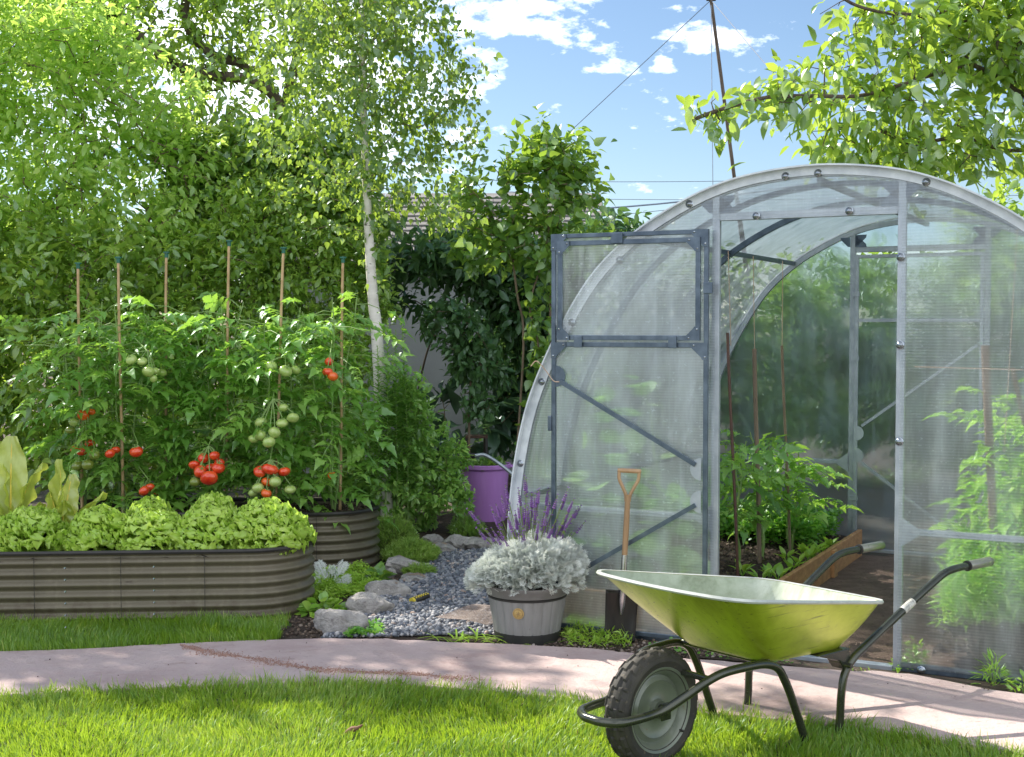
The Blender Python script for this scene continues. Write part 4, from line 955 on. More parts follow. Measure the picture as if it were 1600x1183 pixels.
for s in (-1, 1):
    hp = mir([(.735, -.205, -.002), (.742, -.205, .06), (.748, -.206, .15), (.765, -.208, .215), (.81, -.212, .262), (.90, -.218, .307), (1.10, -.230, .400), (1.27, -.240, .475), (1.345, -.243, .503), (1.42, -.245, .512), (1.52, -.245, .512)], -s*-1 if s == -1 else -1)
    hp = [(x, s*abs(y), z) for x, y, z in hp]
    MB().tube(catmull(hp, 6), tr, 14).build('handle_tube', M['tubeg'], wb, True)
    MB().tube([(1.50, s*.245, .512), (1.505, s*.245, .512), (1.665, s*.247, .511), (1.672, s*.247, .511)], [.0165, .0185, .0185, .015], 16).build('grip', M['grip'], wb, True)
    MB().tube([(1.498, s*.245, .512), (1.504, s*.245, .512)], .0205, 16).build('grip_collar', M['black'], wb, True)
    # bracket between tray and handle
    mb = MB(); mb.poly([(.60, s*.150, .301), (.79, s*.150, .300), (.80, s*.150, .245), (.765, s*.150, .225), (.735, s*.150, .262)], (0, s*.058, 0)); mb.build('bracket', M['tubeg'], wb, bevel=.004)
    MB().tube([(.765, s*.145, .245), (.765, s*.235, .245)], .009, 10).build('bracket_bolt', M['tubeg'], wb, True)
    MB().box(-.022, .022, s*.062-.003, s*.062+.003, .165, .222).build('axle_bracket', M['tubeg'], wb, bevel=.002)
    MB().beam((.0, s*.064, .195), (.0, s*.118, .232), .03, .004).build('axle_arm', M['tubeg'], wb)
MB().tube([(.10, -.16, .300), (.10, .16, .300)], .011, 10).build('cross_bar', M['tubeg'], wb, True)
MB().tube([(.36, -.19, .317), (.36, .19, .317)], .011, 10).build('cross_bar', M['tubeg'], wb, True)
lbA, lbB = np.array((1.085, -.2292, .393)), np.array((1.145, -.2329, .4195))
MB().tube([lbA, lbB], tr+.0008, 14, False).build('sticker', M['white'], wb, True)
wh = MB()
R0 = .193
prof = []
for i in range(29):
    t = math.pi*(.07+.86*i/28); wd = .049; th_ = t
    prof.append((R0-.048+.048*math.sin(th_)**.8, -wd*math.cos(th_)*1.02))
K = 180
def tread(i, j, a):
    q = i/28; 
    if q < .14 or q > .86: return 0
    ph = (j % 10)/10.; row = int((q-.14)/.72*5); sh = .5*(row % 2)
    on_ = ((ph+sh) % 1.) < .60; fr = ((q-.14)/.72*5) % 1.
    return (.0035 if (on_ and .15 < fr < .85) else -.0025)
MW = Matrix.Translation((0, 0, .193)) @ Matrix.Rotation(R(90), 4, 'X')
wh.lathe([(.128, prof[0][1]*.8)]+prof+[(.128, prof[-1][1]*.8)], K, MW, mod=lambda i, j, a: tread(i-1, j, a) if 0 < i < 30 else 0, close=True)
wheel = wh.build('wheel', M['tyre'], wb, False)
rp = [(.018, .040), (.030, .040), (.034, .022), (.05, .016), (.082, .020), (.094, .026), (.104, .016), (.110, .014), (.120, .030), (.133, .042), (.139, .044), (.141, .040), (.136, .034), (.128, .020), (.126, .0)]
mb = MB(); mb.lathe([(r, z) for r, z in rp]+[(r, -z) for r, z in rp[-2::-1]], 64, MW); mb.build('wheel_rim', M['rim'], wheel, True)
mb = MB(); mb.lathe([(1e-4, -.075), (.010, -.075), (.010, -.058), (.020, -.056), (.020, .056), (.010, .058), (.010, .075), (1e-4, .075)], 20, MW); mb.build('axle', M['tubeg'], wheel, True)
M4 = MW @ Matrix.Translation((.11*math.cos(.5), -.11*math.sin(.9), .02)); MB().lathe([(.004, 0), (.004, .03), (.0025, .032), (1e-4, .034)], 10, M4).build('valve', M['black'], wheel, True)

# ------------------------------------------------------------------ spade
sb = G(968, 1001, 0); sb = np.array([.487, 5.795, .012]); stp = A(983, 733, 5.815)
spd = tag(empty('spade', tuple(sb)), 'wooden handled garden spade with dark blade leaning against the open greenhouse door', 'spade')
ax_ = unit(stp-sb); rt_ = unit(np.cross(ax_, np.array([0, -1., .0]))); nf = np.cross(rt_, ax_)
if rt_[0] < 0: rt_ = -rt_
if nf[1] > 0: nf = -nf
Ltot = np.linalg.norm(stp-sb)
yaw_ = np.array(rt_)
def SP(x, z, y=0): return ax_*z+rt_*x+nf*y
hw = .075; V = []; nx, nz = 11, 16
for j in range(nz):
    z = .0+.235*j/(nz-1)
    for i in range(nx):
        x = -1+2*i/(nx-1); zz = z-(.010*(x*x)*0 if j else 0)
        bow = -.010*(1-x*x)-.012*math.sin(math.pi*z/.3)
        if j == 0: zz = .004*x*x
        V.append(SP(x*hw*(.90+.10*z/.235), zz, bow))
Fs = [(j*nx+i, j*nx+i+1, (j+1)*nx+i+1, (j+1)*nx+i) for j in range(nz-1) for i in range(nx-1)]
mb = MB(); mb.add(V, Fs); bl = mb.build('blade', M['blade'], spd, True); so = bl.modifiers.new('thick', 'SOLIDIFY'); so.thickness = .003
mb = MB()
for sx in (-1, 1): mb.beam(SP(sx*.022, .236), SP(sx*.077, .236), .014, .004, tuple(ax_))
mb.build('tread', M['blade'], spd)
MB().tube([SP(0, .13, .004), SP(0, .19, .012), SP(0, .25, .015), SP(0, .40, .010)], [.006, .015, .0145, .0135], 12).build('socket', M['chrome'], spd, True)
zh = Ltot-.115
MB().tube([SP(0, .385, .010), SP(0, .5, .010), SP(0, zh-.03, .010), SP(0, zh, .010)], [.0125, .0135, .0125, .0145], 12).build('shaft', M['ash'], spd, True)
mb = MB()
for sx in (-1, 1): mb.tube(catmull([SP(sx*.006, zh-.03, .01), SP(sx*.010, zh, .01), SP(sx*.026, zh+.035, .01), SP(sx*.043, zh+.07, .01), SP(sx*.045, zh+.105, .01)], 5), [.0085]*5+[.008]*16, 8)
mb.tube([SP(-.053, zh+.108, .01), SP(-.03, zh+.108, .01), SP(.03, zh+.108, .01), SP(.053, zh+.108, .01)], [.009, .0105, .0105, .009], 12)
mb.build('handle', M['ash'], spd, True)

# ------------------------------------------------------------------ corrugated raised beds
def raised_bed(name, label, cr, rad, length, ang, h, seams, seed):
    """stadium plan, right end centre at cr, running left; ang turns the long axis"""
    root = tag(empty(name, (cr[0], cr[1], 0), ang), label, 'raised bed')
    path = []; 
    for t in np.linspace(0, 1, 60): path.append((-length*(1-t), -rad, (0, -1)))
    for t in np.linspace(0, 1, 40)[1:]: a = -math.pi/2+math.pi*t; path.append((rad*math.cos(a), rad*math.sin(a), (math.cos(a), math.sin(a))))
    for t in np.linspace(0, 1, 60)[1:]: path.append((-length*t, rad, (0, 1)))
    for t in np.linspace(0, 1, 40)[1:-1]: a = math.pi/2+math.pi*t; path.append((-length+rad*math.cos(a), rad*math.sin(a), (math.cos(a), math.sin(a))))
    n = len(path); nh = 60; V = []
    for j in range(nh+1):
        z = h*j/nh; o = -.0095*math.cos(2*math.pi*z/h*6.5)*(1 if .02 < j/nh < .985 else .2)
        for x, y, (nx_, ny_) in path: V.append((x+nx_*o, y+ny_*o, z))
    Fs = [(j*n+i, j*n+(i+1) % n, (j+1)*n+(i+1) % n, (j+1)*n+i) for j in range(nh) for i in range(n)]
    mb = MB(); mb.add(V, Fs); wl = mb.build('wall', M['bed'], root, True); so = wl.modifiers.new('thick', 'SOLIDIFY'); so.thickness = .003; so.offset = -1
    mb = MB(); V = []
    for x, y, (nx_, ny_) in path:
        for o, z in ((-.012, h-.016), (.011, h-.016), (.014, h-.006), (.008, h+.003), (-.010, h+.003), (-.014, h-.006)): V.append((x+nx_*o, y+ny_*o, z))
    mb.add(V, [(6*i+j, 6*((i+1) % n)+j, 6*((i+1) % n)+(j+1) % 6, 6*i+(j+1) % 6) for i in range(n) for j in range(6)]); mb.build('rim', M['trim'], root, True)
    # soil
    k = 9; V = []; 
    for q in range(k+1):
        f = 1-q/k
        for x, y, _ in path:
            cx = min(max(x, -length), 0); V.append((cx+(x-cx)*f*.99, y*f*.99, h-.045+.012*math.sin(x*31+y*17)+rng.normal()*.006+.02*(1-f)))
    mb = MB(); mb.add(V, [(q*n+i, q*n+(i+1) % n, (q+1)*n+(i+1) % n, (q+1)*n+i) for q in range(k) for i in range(n)]); mb.build('soil', M['soil'], root, True)
    bn = None
    for sx in seams:
        MB().box(sx-.0012, sx+.0012, -rad-.0100, -rad-.0085, .01, h-.02).build('seam', M['trim'], root)
        for q in range(6):
            z = h*(q+.5+.0)/6.5+.004; p = (sx+.006, -rad-.0098, z)
            if bn is None: bn = bolt(p, .0042, (0, -1, 0), root, 'bolt', 'chrome')
            else: put_bolt(p, bn, root)
    return root
bed1 = raised_bed('raised_bed', 'front corrugated olive grey steel raised bed planted with lettuce and chard', (-1.325, 6.565), .305, 2.5, R(4), .355, [-.19, -.59, -1.00, -1.42], 1)
bed2 = raised_bed('raised_bed', 'rear corrugated olive grey steel raised bed holding the staked tomatoes', (-1.14, 7.83), .325, 1.32, 0, .355, [-.0], 2)
mb = MB(); 
# crumbs on the soil of the two beds
P1 = np.column_stack([rnd(3000, -3.4, -1.08), rnd(3000, 6.38, 6.78), np.full(3000, .325)]); tag(pebbles('bed_crumbs', P1, .003, .010, M['crumb']), 'loose dark soil on top of the front raised bed', 'soil', kind='stuff')
P1 = np.column_stack([rnd(5000, -2.6, -.86), rnd(5000, 7.55, 8.1), np.full(5000, .325)]); P1 = P1[((P1[:, 0] < -1.14) | (np.hypot(P1[:, 0]+1.14, P1[:, 1]-7.83) < .30))]
tag(pebbles('bed_crumbs', P1, .003, .010, M['crumb']), 'loose dark soil on top of the rear raised bed', 'soil', kind='stuff')

# ------------------------------------------------------------------ lettuces, chard
def ruffled(seed, cup, openx, ln, wd, fr=1.):
    r = np.random.default_rng(seed); nu, nv = 45, 18; ph = r.uniform(0, 6, 8)
    v = np.linspace(0, 1, nv)[:, None]; u = np.linspace(-1, 1, nu)[None]
    wv = wd*(.12+.88*np.clip(v*1.25, 0, 1)**.75)*np.where(v > .82, np.sqrt(np.maximum(.18, 1-((v-.82)/.22)**2)), 1)
    edge = np.maximum(np.abs(u)**3, v**3.5)
    ru = edge*fr*(.060*np.sin(u*11+v*7+ph[0])+.052*np.sin(u*24-v*15+ph[1])+.034*np.sin(v*27+u*19+ph[2]))
    r2 = edge*(.040*np.sin(u*37+v*25+ph[5])+.022*np.sin(u*29-v*41+ph[6]))
    x = wv*u*(1+.10*np.sin(v*17+ph[3])*edge)+r2; y = ln*v*(1-.13*u*u)+r2+ru*.25
    z = cup*np.abs(u)**1.6*wv*.55+ru+r2*.6-(.34*np.maximum(0, v-.45)**1.6)*ln+.02*np.sin(u*9+ph[4])*v
    V = np.stack([x+0*z, y+0*z, z], -1).reshape(-1, 3)
    Fs = [(j*nu+i, j*nu+i+1, (j+1)*nu+i+1, (j+1)*nu+i) for j in range(nv-1) for i in range(nu-1)]
    return V, np.array(Fs)
RUF = [ruffled(s, c, .2, 1., .62, 1.3) for s, c in ((1, .5), (2, .7), (3, .35), (4, .8))]
def lettuce(px, Y, rad, hh, label, sy=1.):
    Y += .035; x = (px-800)/F*Y*1.0; base = np.array([x, Y, .325]); lb = LB(); n = 0
    for ring, (cnt, el, sz) in enumerate([(10, .05, .95), (10, .38, .92), (9, .72, .86), (8, 1.02, .80), (7, 1.28, .72), (5, 1.5, .62)]):
        az = np.arange(cnt)*2*np.pi/cnt+rng.random()*6+rng.normal(size=cnt)*.15; e = el+rng.normal(size=cnt)*.10
        f = np.column_stack([np.cos(az)*np.cos(e), np.sin(az)*np.cos(e), np.sin(e)]); nr = np.column_stack([-np.cos(az)*np.sin(e), -np.sin(az)*np.sin(e), np.cos(e)])
        K = rng.integers(0, 4, cnt)
        for k in range(4):
            m = K == k
            if m.any(): lb.put(RUF[k], np.column_stack([f[m, 0]*.012, f[m, 1]*.012, np.full(m.sum(), .02+.01*ring)]), f[m], nr[m]+rng.normal(size=(m.sum(), 3))*.12, rad*sz*rng.uniform(.9, 1.12, m.sum()), rng.uniform(.05, .75, m.sum())*.8+ring*.06)
    o = lb.build('lettuce', L['lettuce'], None, True, tuple(base)); o.scale = (rng.uniform(.93, 1.1), rng.uniform(.93, 1.05), hh/rad*rng.uniform(.92, 1.1)); o.rotation_euler = (rng.normal()*.10, rng.normal()*.10, 0)
    tag(o, label, 'lettuce', 'lettuces in the front raised bed')
for px, Y, r_, h_, lab in [(-45, 6.38, .190, .19, 'curly lettuce cut by the left edge of the picture'), (45, 6.38, .190, .19, 'curly lettuce at the left, in front of the big chard'), (152, 6.42, .190, .19, 'curly lettuce in front of the second chard, second from left'),
                           (238, 6.40, .190, .19, 'curly lettuce in the middle of the front row'), (326, 6.42, .190, .19, 'front row curly lettuce directly left of the bushy end one'), (416, 6.46, .200, .245, 'largest curly lettuce at the right end of the raised bed'),
                           (232, 6.72, .155, .205, 'rear row lettuce behind the middle front one'), (332, 6.72, .16, .215, 'rear row lettuce next to the right end')]: lettuce(px, Y, r_, h_, lab)
M['midrib'] = pm('chard_midrib', (.72, .60, .12), (.66, .52, .07), 20, .45)
def chard(px, Y, leaves, label):
    b = np.array([(px-800)/F*Y, Y, .32]); root = tag(empty('chard', tuple(b)), label, 'chard', 'yellow chards in the front raised bed')
    for k, (az, el, ln, wd, curl) in enumerate(leaves):
        a = R(az); d = np.array([math.cos(a), math.sin(a)*.6, 0]); nu, nv = 13, 26; V = []; ph = rng.uniform(0, 6, 3); st_l = ln*.33; rib = []
        for j in range(nv):
            v = j/(nv-1); e = R(el)-curl*v*v; q = (rib[-1] if rib else np.array([0, 0, 0.]))+(np.array([d[0]*math.cos(e), d[1]*math.cos(e), math.sin(e)])*ln/(nv-1) if j else 0); rib.append(q)
        rib = np.array(rib); sdv = np.array([-d[1], d[0], 0]); sdv = unit(sdv+np.array([.9, -.15, 0])*(1 if abs(d[0]) < .85 else .35)); 
        for j in range(nv):
            v = j/(nv-1); vv = max(0, (v-.25)/.75); wv = wd*math.sin(math.pi*min(1, vv*.93+.03))**.62*(1.0-.15*vv)+.004
            T = unit(rib[min(j+1, nv-1)]-rib[max(j-1, 0)]); up_ = unit(np.cross(sdv, T))
            for i in range(nu):
                u = -1+2*i/(nu-1); ru = (abs(u)**1.5)*(.012*math.sin(v*15+u*3+ph[0])+.008*math.sin(v*31+ph[1]))+.004*math.sin(u*9+v*33+ph[2])
                V.append(rib[j]+sdv*u*wv*1.08+up_*(ru*(vv > 0)+abs(u)*wv*.28))
        lb = LB(); lb.raw(np.array(V), [(j*nu+i, j*nu+i+1, (j+1)*nu+i+1, (j+1)*nu+i) for j in range(nv-1) for i in range(nu-1)], rng.uniform(.1, .9))
        o = lb.build('leaf', L['chard'], root, True)
        MB().tube(rib[:-1:2], np.linspace(.009, .0015, len(rib[:-1:2])), 7).build('midrib', M['midrib'], o, True)
chard(12, 6.62, [(80, 88, .56, .085, .1), (20, 78, .46, .07, .5), (165, 80, .42, .07, .4), (-30, 62, .33, .05, .9), (200, 60, .34, .06, .9), (120, 84, .46, .06, .2)], 'tall yellow leaved chard at the left end of the bed')
chard(92, 6.62, [(100, 88, .44, .075, .1), (-12, 58, .37, .040, .5), (60, 80, .37, .052, .2), (150, 80, .28, .05, .3), (-60, 80, .24, .052, .2)], 'smaller yellow chard with one leaf leaning right, second from left')
chard(186, 6.75, [(0, 40, .16, .035, .6), (170, 45, .14, .03, .6)], 'low pale chard leaf between the lettuces and bamboo stake')

# ------------------------------------------------------------------ staked tomatoes in the rear bed
gp = 'bamboo canes in the rear raised bed'
canes = [((122, 412), (128, 790), 7.75, 'leftmost bamboo cane with green cap'), ((185, 403), (192, 788), 7.62, 'second bamboo cane from the left'), ((260, 395), (258, 786), 7.95, 'third bamboo cane from the left'),
         ((358, 377), (352, 790), 7.85, 'tallest bamboo cane, fourth from the left'), ((443, 388), (430, 800), 7.7, 'fifth bamboo cane, leaning slightly right'), ((536, 403), (531, 799), 7.8, 'rightmost bamboo cane beside the birch')]
for (tx, ty), (bx, by), Y, lab in canes:
    b = A(bx, by, Y); b[2] = .30; stake('bamboo_cane', lab, b, A(tx, ty, Y), .0095, 'cane', gp, 'cane', True)
gp = 'tomato plants in the rear raised bed'
def fr(px, py, Y, r, m): return (A(px, py, Y), r*1.0, m)
plants = [
 ((128, 7.80), 1.62, 46, .30, .30, 'leftmost tomato plant of the rear bed with orange and red fruit', [fr(130, 649, 7.5, .034, 'orangetom'), fr(142, 643, 7.55, .028, 'orangetom'), fr(140, 692, 7.5, .03, 'redtom'), fr(128, 705, 7.45, .034, 'redtom'), fr(117, 703, 7.55, .026, 'redtom'), fr(110, 672, 7.5, .028, 'darkgreen_tom'), fr(147, 710, 7.42, .036, 'darkgreen_tom'), fr(137, 726, 7.42, .038, 'darkgreen_tom'), fr(122, 728, 7.45, .034, 'darkgreen_tom'), fr(115, 660, 7.48, .03, 'greentom')]),
 ((190, 7.72), 1.68, 50, .30, .29, 'tomato plant on the second cane from the left', [fr(172, 709, 7.42, .031, 'redtom'), fr(181, 703, 7.5, .025, 'redtom'), fr(213, 706, 7.45, .038, 'redtom'), fr(205, 562, 7.4, .032, 'greentom'), fr(222, 565, 7.42, .034, 'greentom'), fr(232, 581, 7.38, .038, 'greentom'), fr(241, 580, 7.45, .03, 'greentom'), fr(240, 592, 7.4, .024, 'greentom'), fr(225, 767, 7.4, .032, 'redtom'), fr(234, 762, 7.48, .03, 'redtom')]),
 ((262, 7.92), 1.60, 46, .28, .28, 'tomato plant on the third cane, behind its neighbours', [fr(253, 582, 7.6, .03, 'greentom'), fr(245, 770, 7.6, .024, 'redtom')]),
 ((348, 7.82), 1.66, 52, .31, .31, 'tomato plant on the tallest cane with a big red truss', [fr(335, 712, 7.38, .033, 'redtom'), fr(318, 716, 7.42, .033, 'redtom'), fr(304, 727, 7.42, .034, 'redtom'), fr(313, 737, 7.36, .040, 'redtom'), fr(327, 747, 7.32, .047, 'redtom'), fr(341, 731, 7.36, .042, 'redtom'), fr(343, 722, 7.42, .032, 'redtom'), fr(328, 731, 7.42, .03, 'redtom'), fr(305, 753, 7.36, .034, 'darkgreen_tom'), fr(365, 655, 7.5, .025, 'greentom')]),
 ((432, 7.72), 1.62, 48, .30, .30, 'tomato plant on the leaning fifth cane with green and red trusses', [fr(424, 572, 7.4, .036, 'greentom'), fr(446, 580, 7.4, .04, 'greentom'), fr(462, 578, 7.45, .03, 'greentom'), fr(458, 653, 7.36, .036, 'greentom'), fr(441, 661, 7.36, .036, 'greentom'), fr(429, 676, 7.34, .039, 'greentom'), fr(407, 680, 7.36, .039, 'greentom'), fr(396, 686, 7.38, .034, 'greentom'), fr(420, 691, 7.32, .038, 'greentom'), fr(408, 660, 7.42, .038, 'greentom'), fr(443, 637, 7.4, .03, 'greentom'),
   fr(406, 737, 7.34, .039, 'redtom'), fr(422, 733, 7.32, .044, 'redtom'), fr(444, 737, 7.36, .036, 'redtom'), fr(417, 753, 7.34, .034, 'orangetom'), fr(430, 753, 7.3, .036, 'greentom'), fr(403, 763, 7.3, .037, 'greentom'), fr(416, 771, 7.28, .033, 'orangetom'), fr(396, 770, 7.32, .03, 'greentom'), fr(453, 765, 7.34, .032, 'greentom')]),
 ((520, 7.78), 1.66, 46, .30, .31, 'rightmost tomato plant of the rear bed, next to the birch', [fr(514, 565, 7.5, .028, 'redtom'), fr(512, 581, 7.45, .032, 'redtom'), fr(520, 588, 7.45, .032, 'orangetom'), fr(519, 743, 7.45, .026, 'orangetom')])]
for (px, Y), top, nl, sz, rad, lab, fru in plants:
    tomato_plant('tomato_plant', lab, (((px-800)/F)*Y, Y, .31), top, 3, int(nl*2.35*rng.uniform(.8, 1.15)), sz*.78, rad*1.45, gp, fru, low=.10, stemr=.008)

# ------------------------------------------------------------------ planter with silver ragwort and lavender
pc = np.array([.070, 5.915, .0])
pl_ = tag(empty('planter', tuple(pc)), 'grey wood slat half barrel planter with black base band and round tan badge', 'planter')
rb_, rt2, hp_ = .145, .185, .235
def rz(z): return rb_+(rt2-rb_)*(z/hp_)
NS = 22
def stave(i, j, a):
    k = (j % 6); return -.0035 if k == 0 else 0
MB().lathe([(rz(z), z) for z in np.linspace(.048, .205, 8)], NS*6, mod=stave).build('staves', M['paleplank'], pl_, True)
MB().lathe([(rb_-.004, .0), (rb_+.003, .003), (rz(.05)+.003, .05), (rz(.05)-.004, .052)], 72).build('base_band', pm('black_band', (.022, .022, .022), (.035, .034, .033), 12, .6), pl_, True)
MB().lathe([(rz(.2)-.003, .203), (rz(.2)+.003, .205), (rz(.21)+.004, .214), (rz(.21)-.004, .216)], 72).build('hoop', M['black'], pl_, True)
MB().lathe([(rz(.21)-.006, .213), (rz(.21)+.004, .218), (rz(.24)+.010, .245), (rz(.25)+.022, .262), (rz(.25)+.022, .268), (rz(.24)-.002, .262), (rz(.23)-.006, .225)], 72).build('rim', M['clay'], pl_, True)
MB().lathe([(1e-4, .235), (.09, .238), (.17, .236)], 40).build('soil', M['soil'], pl_, True)
a_ = R(-104); zb = .155; rr = rz(zb)+.001
bd_ = MB(); Mb = Matrix.Translation((math.cos(a_)*rr, math.sin(a_)*rr, zb)) @ Vector((math.cos(a_), math.sin(a_), -.17)).to_track_quat('Z', 'Y').to_matrix().to_4x4()
bd_.lathe([(.0255, -.002), (.0255, .0035), (.0235, .0045), (.022, .003), (.019, .003), (.0175, .0042), (1e-4, .0042)], 40, Mb)
bd_.build('badge', M['gold'], pl_, True)
mk = MB()
for k in range(24):
    a = k*math.pi/12; v0 = Mb @ Vector((math.cos(a)*.018, math.sin(a)*.018, .0040)); v1 = Mb @ Vector((math.cos(a)*.0225, math.sin(a)*.0225, .0045)); mk.beam(v0, v1, .0012, .0012)
for k in range(6):
    a = k*math.pi/3+.3; v0 = Mb @ Vector((0, 0, .0046)); v1 = Mb @ Vector((math.cos(a)*.012, math.sin(a)*.012, .0046)); mk.beam(v0, v1, .0014, .001)
mk.build('badge_mark', M['wood'], pl_)
# divided silver leaf
def pinnate(seed, n=6, wd=.017, ll=.36):
    r = np.random.default_rng(seed); V = []; Fs = []
    def quad(a, b, w0, w1, z0=0, z1=0):
        k = len(V); d = np.array(b)-np.array(a); d = d/np.linalg.norm(d); s = np.array([-d[1], d[0]])
        V.extend([(*(a-s*w0), z0), (*(a+s*w0), z0), (*(b+s*w1), z1), (*(b-s*w1), z1)]); Fs.append((k, k+1, k+2, k+3))
    quad(np.array([0., 0]), np.array([0., .5]), .02, .03, 0, .03); quad(np.array([0., .5]), np.array([0., 1.]), .03, .035, .03, -.03)
    for i in range(n):
        y = .18+.75*i/n
        for s in (-1, 1):
            l_ = ll*(.7+.6*math.sin(math.pi*(i+.8)/n))*r.uniform(.8, 1.1); a = np.array([0., y]); d = np.array([s*math.cos(.7), math.sin(.7)]); b = a+d*l_
            quad(a, b, .022, wd, .02, .06*r.uniform(-1, 1.5)); 
            quad(b*.45+a*.55, b*.45+a*.55+np.array([s*.95, .15])*l_*.45, .02, wd*.8, .03, .05); quad(b*.6+a*.4, b*.6+a*.4+np.array([s*.1, .95])*l_*.4, .02, wd*.8, .03, .05)
    return np.array(V), np.array(Fs)
PIN = [pinnate(1), pinnate(2, 5, .019, .3), pinnate(3, 7, .016, .4)]
rg = tag(empty('silver_ragwort', (pc[0], pc[1], .262)), 'bushy silver white lace leaved plant overflowing the grey planter', 'plant')
lb = LB(); n = 5200
az = rnd(n, 0, 2*np.pi); rr = np.sqrt(rng.random(n))*.242; hx = np.cos(az)*rr; hy = np.sin(az)*rr*.66-.02
topz = .175*np.sqrt(np.maximum(0, 1-(rr/.30)**2))*(1+.35*hx/.27)+.02*np.sin(hx*40)*np.cos(hy*37); z = topz*(rng.random(n)**.35)-.05*(rr/.27)**3
f = np.column_stack([np.cos(az)*(rr/.27)*1.2, np.sin(az)*(rr/.27)*.9-.1, .9-.8*(rr/.27)**2])+rng.normal(size=(n, 3))*.45
for k in range(3): lb.put(PIN[k], np.column_stack([hx, hy, z])[k::3], f[k::3], rng.normal(size=(len(f[k::3]), 3))*.6+np.array([0, -.3, .8]), rnd(len(f[k::3]), .034, .062), rnd(len(f[k::3]), 0, 1))
lb.build('foliage', L['silver'], rg)
mb = MB()
for k in range(26):
    a = rng.uniform(0, 6.28); r1 = rng.uniform(.05, .2); mb.tube([(0.02*math.cos(a), .02*math.sin(a), 0), (r1*.6*math.cos(a), r1*.6*math.sin(a), .08), (r1*math.cos(a), r1*math.sin(a), .16*(1-r1*2))], .003, 5)
mb.build('stem', M['stem'], rg, True)
lv = tag(empty('lavender', (pc[0]+.01, pc[1]+.03, .27)), 'purple flowering lavender with tall spikes at the back of the grey planter', 'lavender')
sb_ = LB(); fb = LB(); sm = MB()
def whorl(p, d, s, tl): 
    k = 7; a = np.arange(k)*2*np.pi/k+rng.random()*3; u = unit(np.cross(d, (1, .2, 0))); v = np.cross(d, u); o = np.cos(a)[:, None]*u+np.sin(a)[:, None]*v
    fb.put((ICO1[0]*np.array([.45, 1, .45]), ICO1[1]), p+o*s*.55, o*.8+d*.9, np.tile(d, (k, 1))+.01, np.full(k, s*.62), rng.uniform(tl, tl+.5, k))
for k in range(105):
    a = rng.uniform(0, 6.28); sp_ = rng.random()**.6; ang = sp_*.58; ln = rng.uniform(.28, .53)*(1-.25*sp_); d = np.array([math.cos(a)*math.sin(ang)*1.25, math.sin(a)*math.sin(ang)*.7, math.cos(ang)])
    if rng.random() < .35: d[0] -= .12
    b = np.array([math.cos(a)*.05*sp_, math.sin(a)*.03*sp_, 0.]); d = unit(d); c = b+d*ln; mid = (b+c)/2+np.array([0, 0, .012]); P = catmull([b, mid, c], 5)
    sm.tube(P, .0014, 4, False); nf_ = rng.integers(6, 10); tl = rng.uniform(0, .45)
    for i in range(nf_):
        t = i/nf_; whorl(c-d*(.062*(1-t)) if i < nf_-1 else c+d*.004, d, 0.0088*(1-.5*t)*rng.uniform(.85, 1.1), tl)
    if rng.random() < .6: whorl(c-d*rng.uniform(.075, .10), d, .006, tl)
sm.build('stem', M['stem'], lv, True).data.materials[0] = L['lavstem']; fb.build('flower', L['petal'], lv)
n = 420; p = np.column_stack([rng.normal(size=n)*.06, rng.normal(size=n)*.035, rnd(n, 0, .17)]); sb_.put(T_NEEDLE, p, np.column_stack([p[:, 0]*5, p[:, 1]*5, np.full(n, 1.)])+rng.normal(size=(n, 3))*.25, rdir(n), rnd(n, .03, .06), rng.random(n)); sb_.build('foliage', L['lavstem'], lv)

# ------------------------------------------------------------------ rocks
def rock(px, py, wpx, hpx, label, seed, deep=.8, rot=0.):
    b = G(px, py, 0); k = b[1]/F; wd, ht = wpx*k/2, hpx*k
    r = np.random.default_rng(seed); V, Fs = ico(4); V = V.copy(); 
    for _ in range(15):                                     # chisel with planes
        d = unit(r.normal(size=3)); m = r.uniform(.58, .86); s = V@d; V = V-np.outer(np.maximum(0, s-m), d)
    V = V*(1+.05*np.sin(V[:, :1]*9+seed)*np.cos(V[:, 1:2]*8)+.035*np.sin(V[:, 2:]*19+V[:, :1]*17)*np.sin(V[:, 1:2]*21+seed)+r.normal(size=(len(V), 1))*.012)
    V = V*np.array([wd*1.18, wd*deep, ht*.72])+np.array([0, wd*deep*.8, ht*.35]); c, s = math.cos(rot), math.sin(rot)
    o = mesh_np('rock', V, [Fs], M['stone'], None, None, False, tuple(b)); o.data.polygons.foreach_set('use_smooth', np.ones(len(o.data.polygons), bool)); o.data.set_sharp_from_angle(angle=R(24))
    tag(o, label, 'rock', 'rocks edging the gravel'); return o
rock(527, 995, 84, 42, 'large pale grey rock beside the path, nearest the viewer', 1, .62)
rock(577, 966, 72, 36, 'blocky grey rock, second from the path along the gravel edge', 12, .7)
rock(606, 938, 66, 30, 'pale rugged rock touching the bright green groundcover', 3, .7)
rock(642, 914, 44, 15, 'flat pinkish rock below the juniper', 4, 1.1)
rock(625, 900, 60, 26, 'brownish rock shaded under the juniper', 5, 1.)
rock(712, 861, 46, 26, 'grey angular rock at the far end of the gravel', 6, .8)
rock(683, 868, 52, 18, 'long low beige rock at the far end of the gravel', 7, .8)
rock(752, 862, 60, 22, 'dark blue grey rock behind the planter', 8, .8)
rock(675, 853, 30, 16, 'small brown rock behind the long low one', 9, .9)
rock(608, 905, 20, 16, 'small white stone beside the corrugated bed', 10, .9)

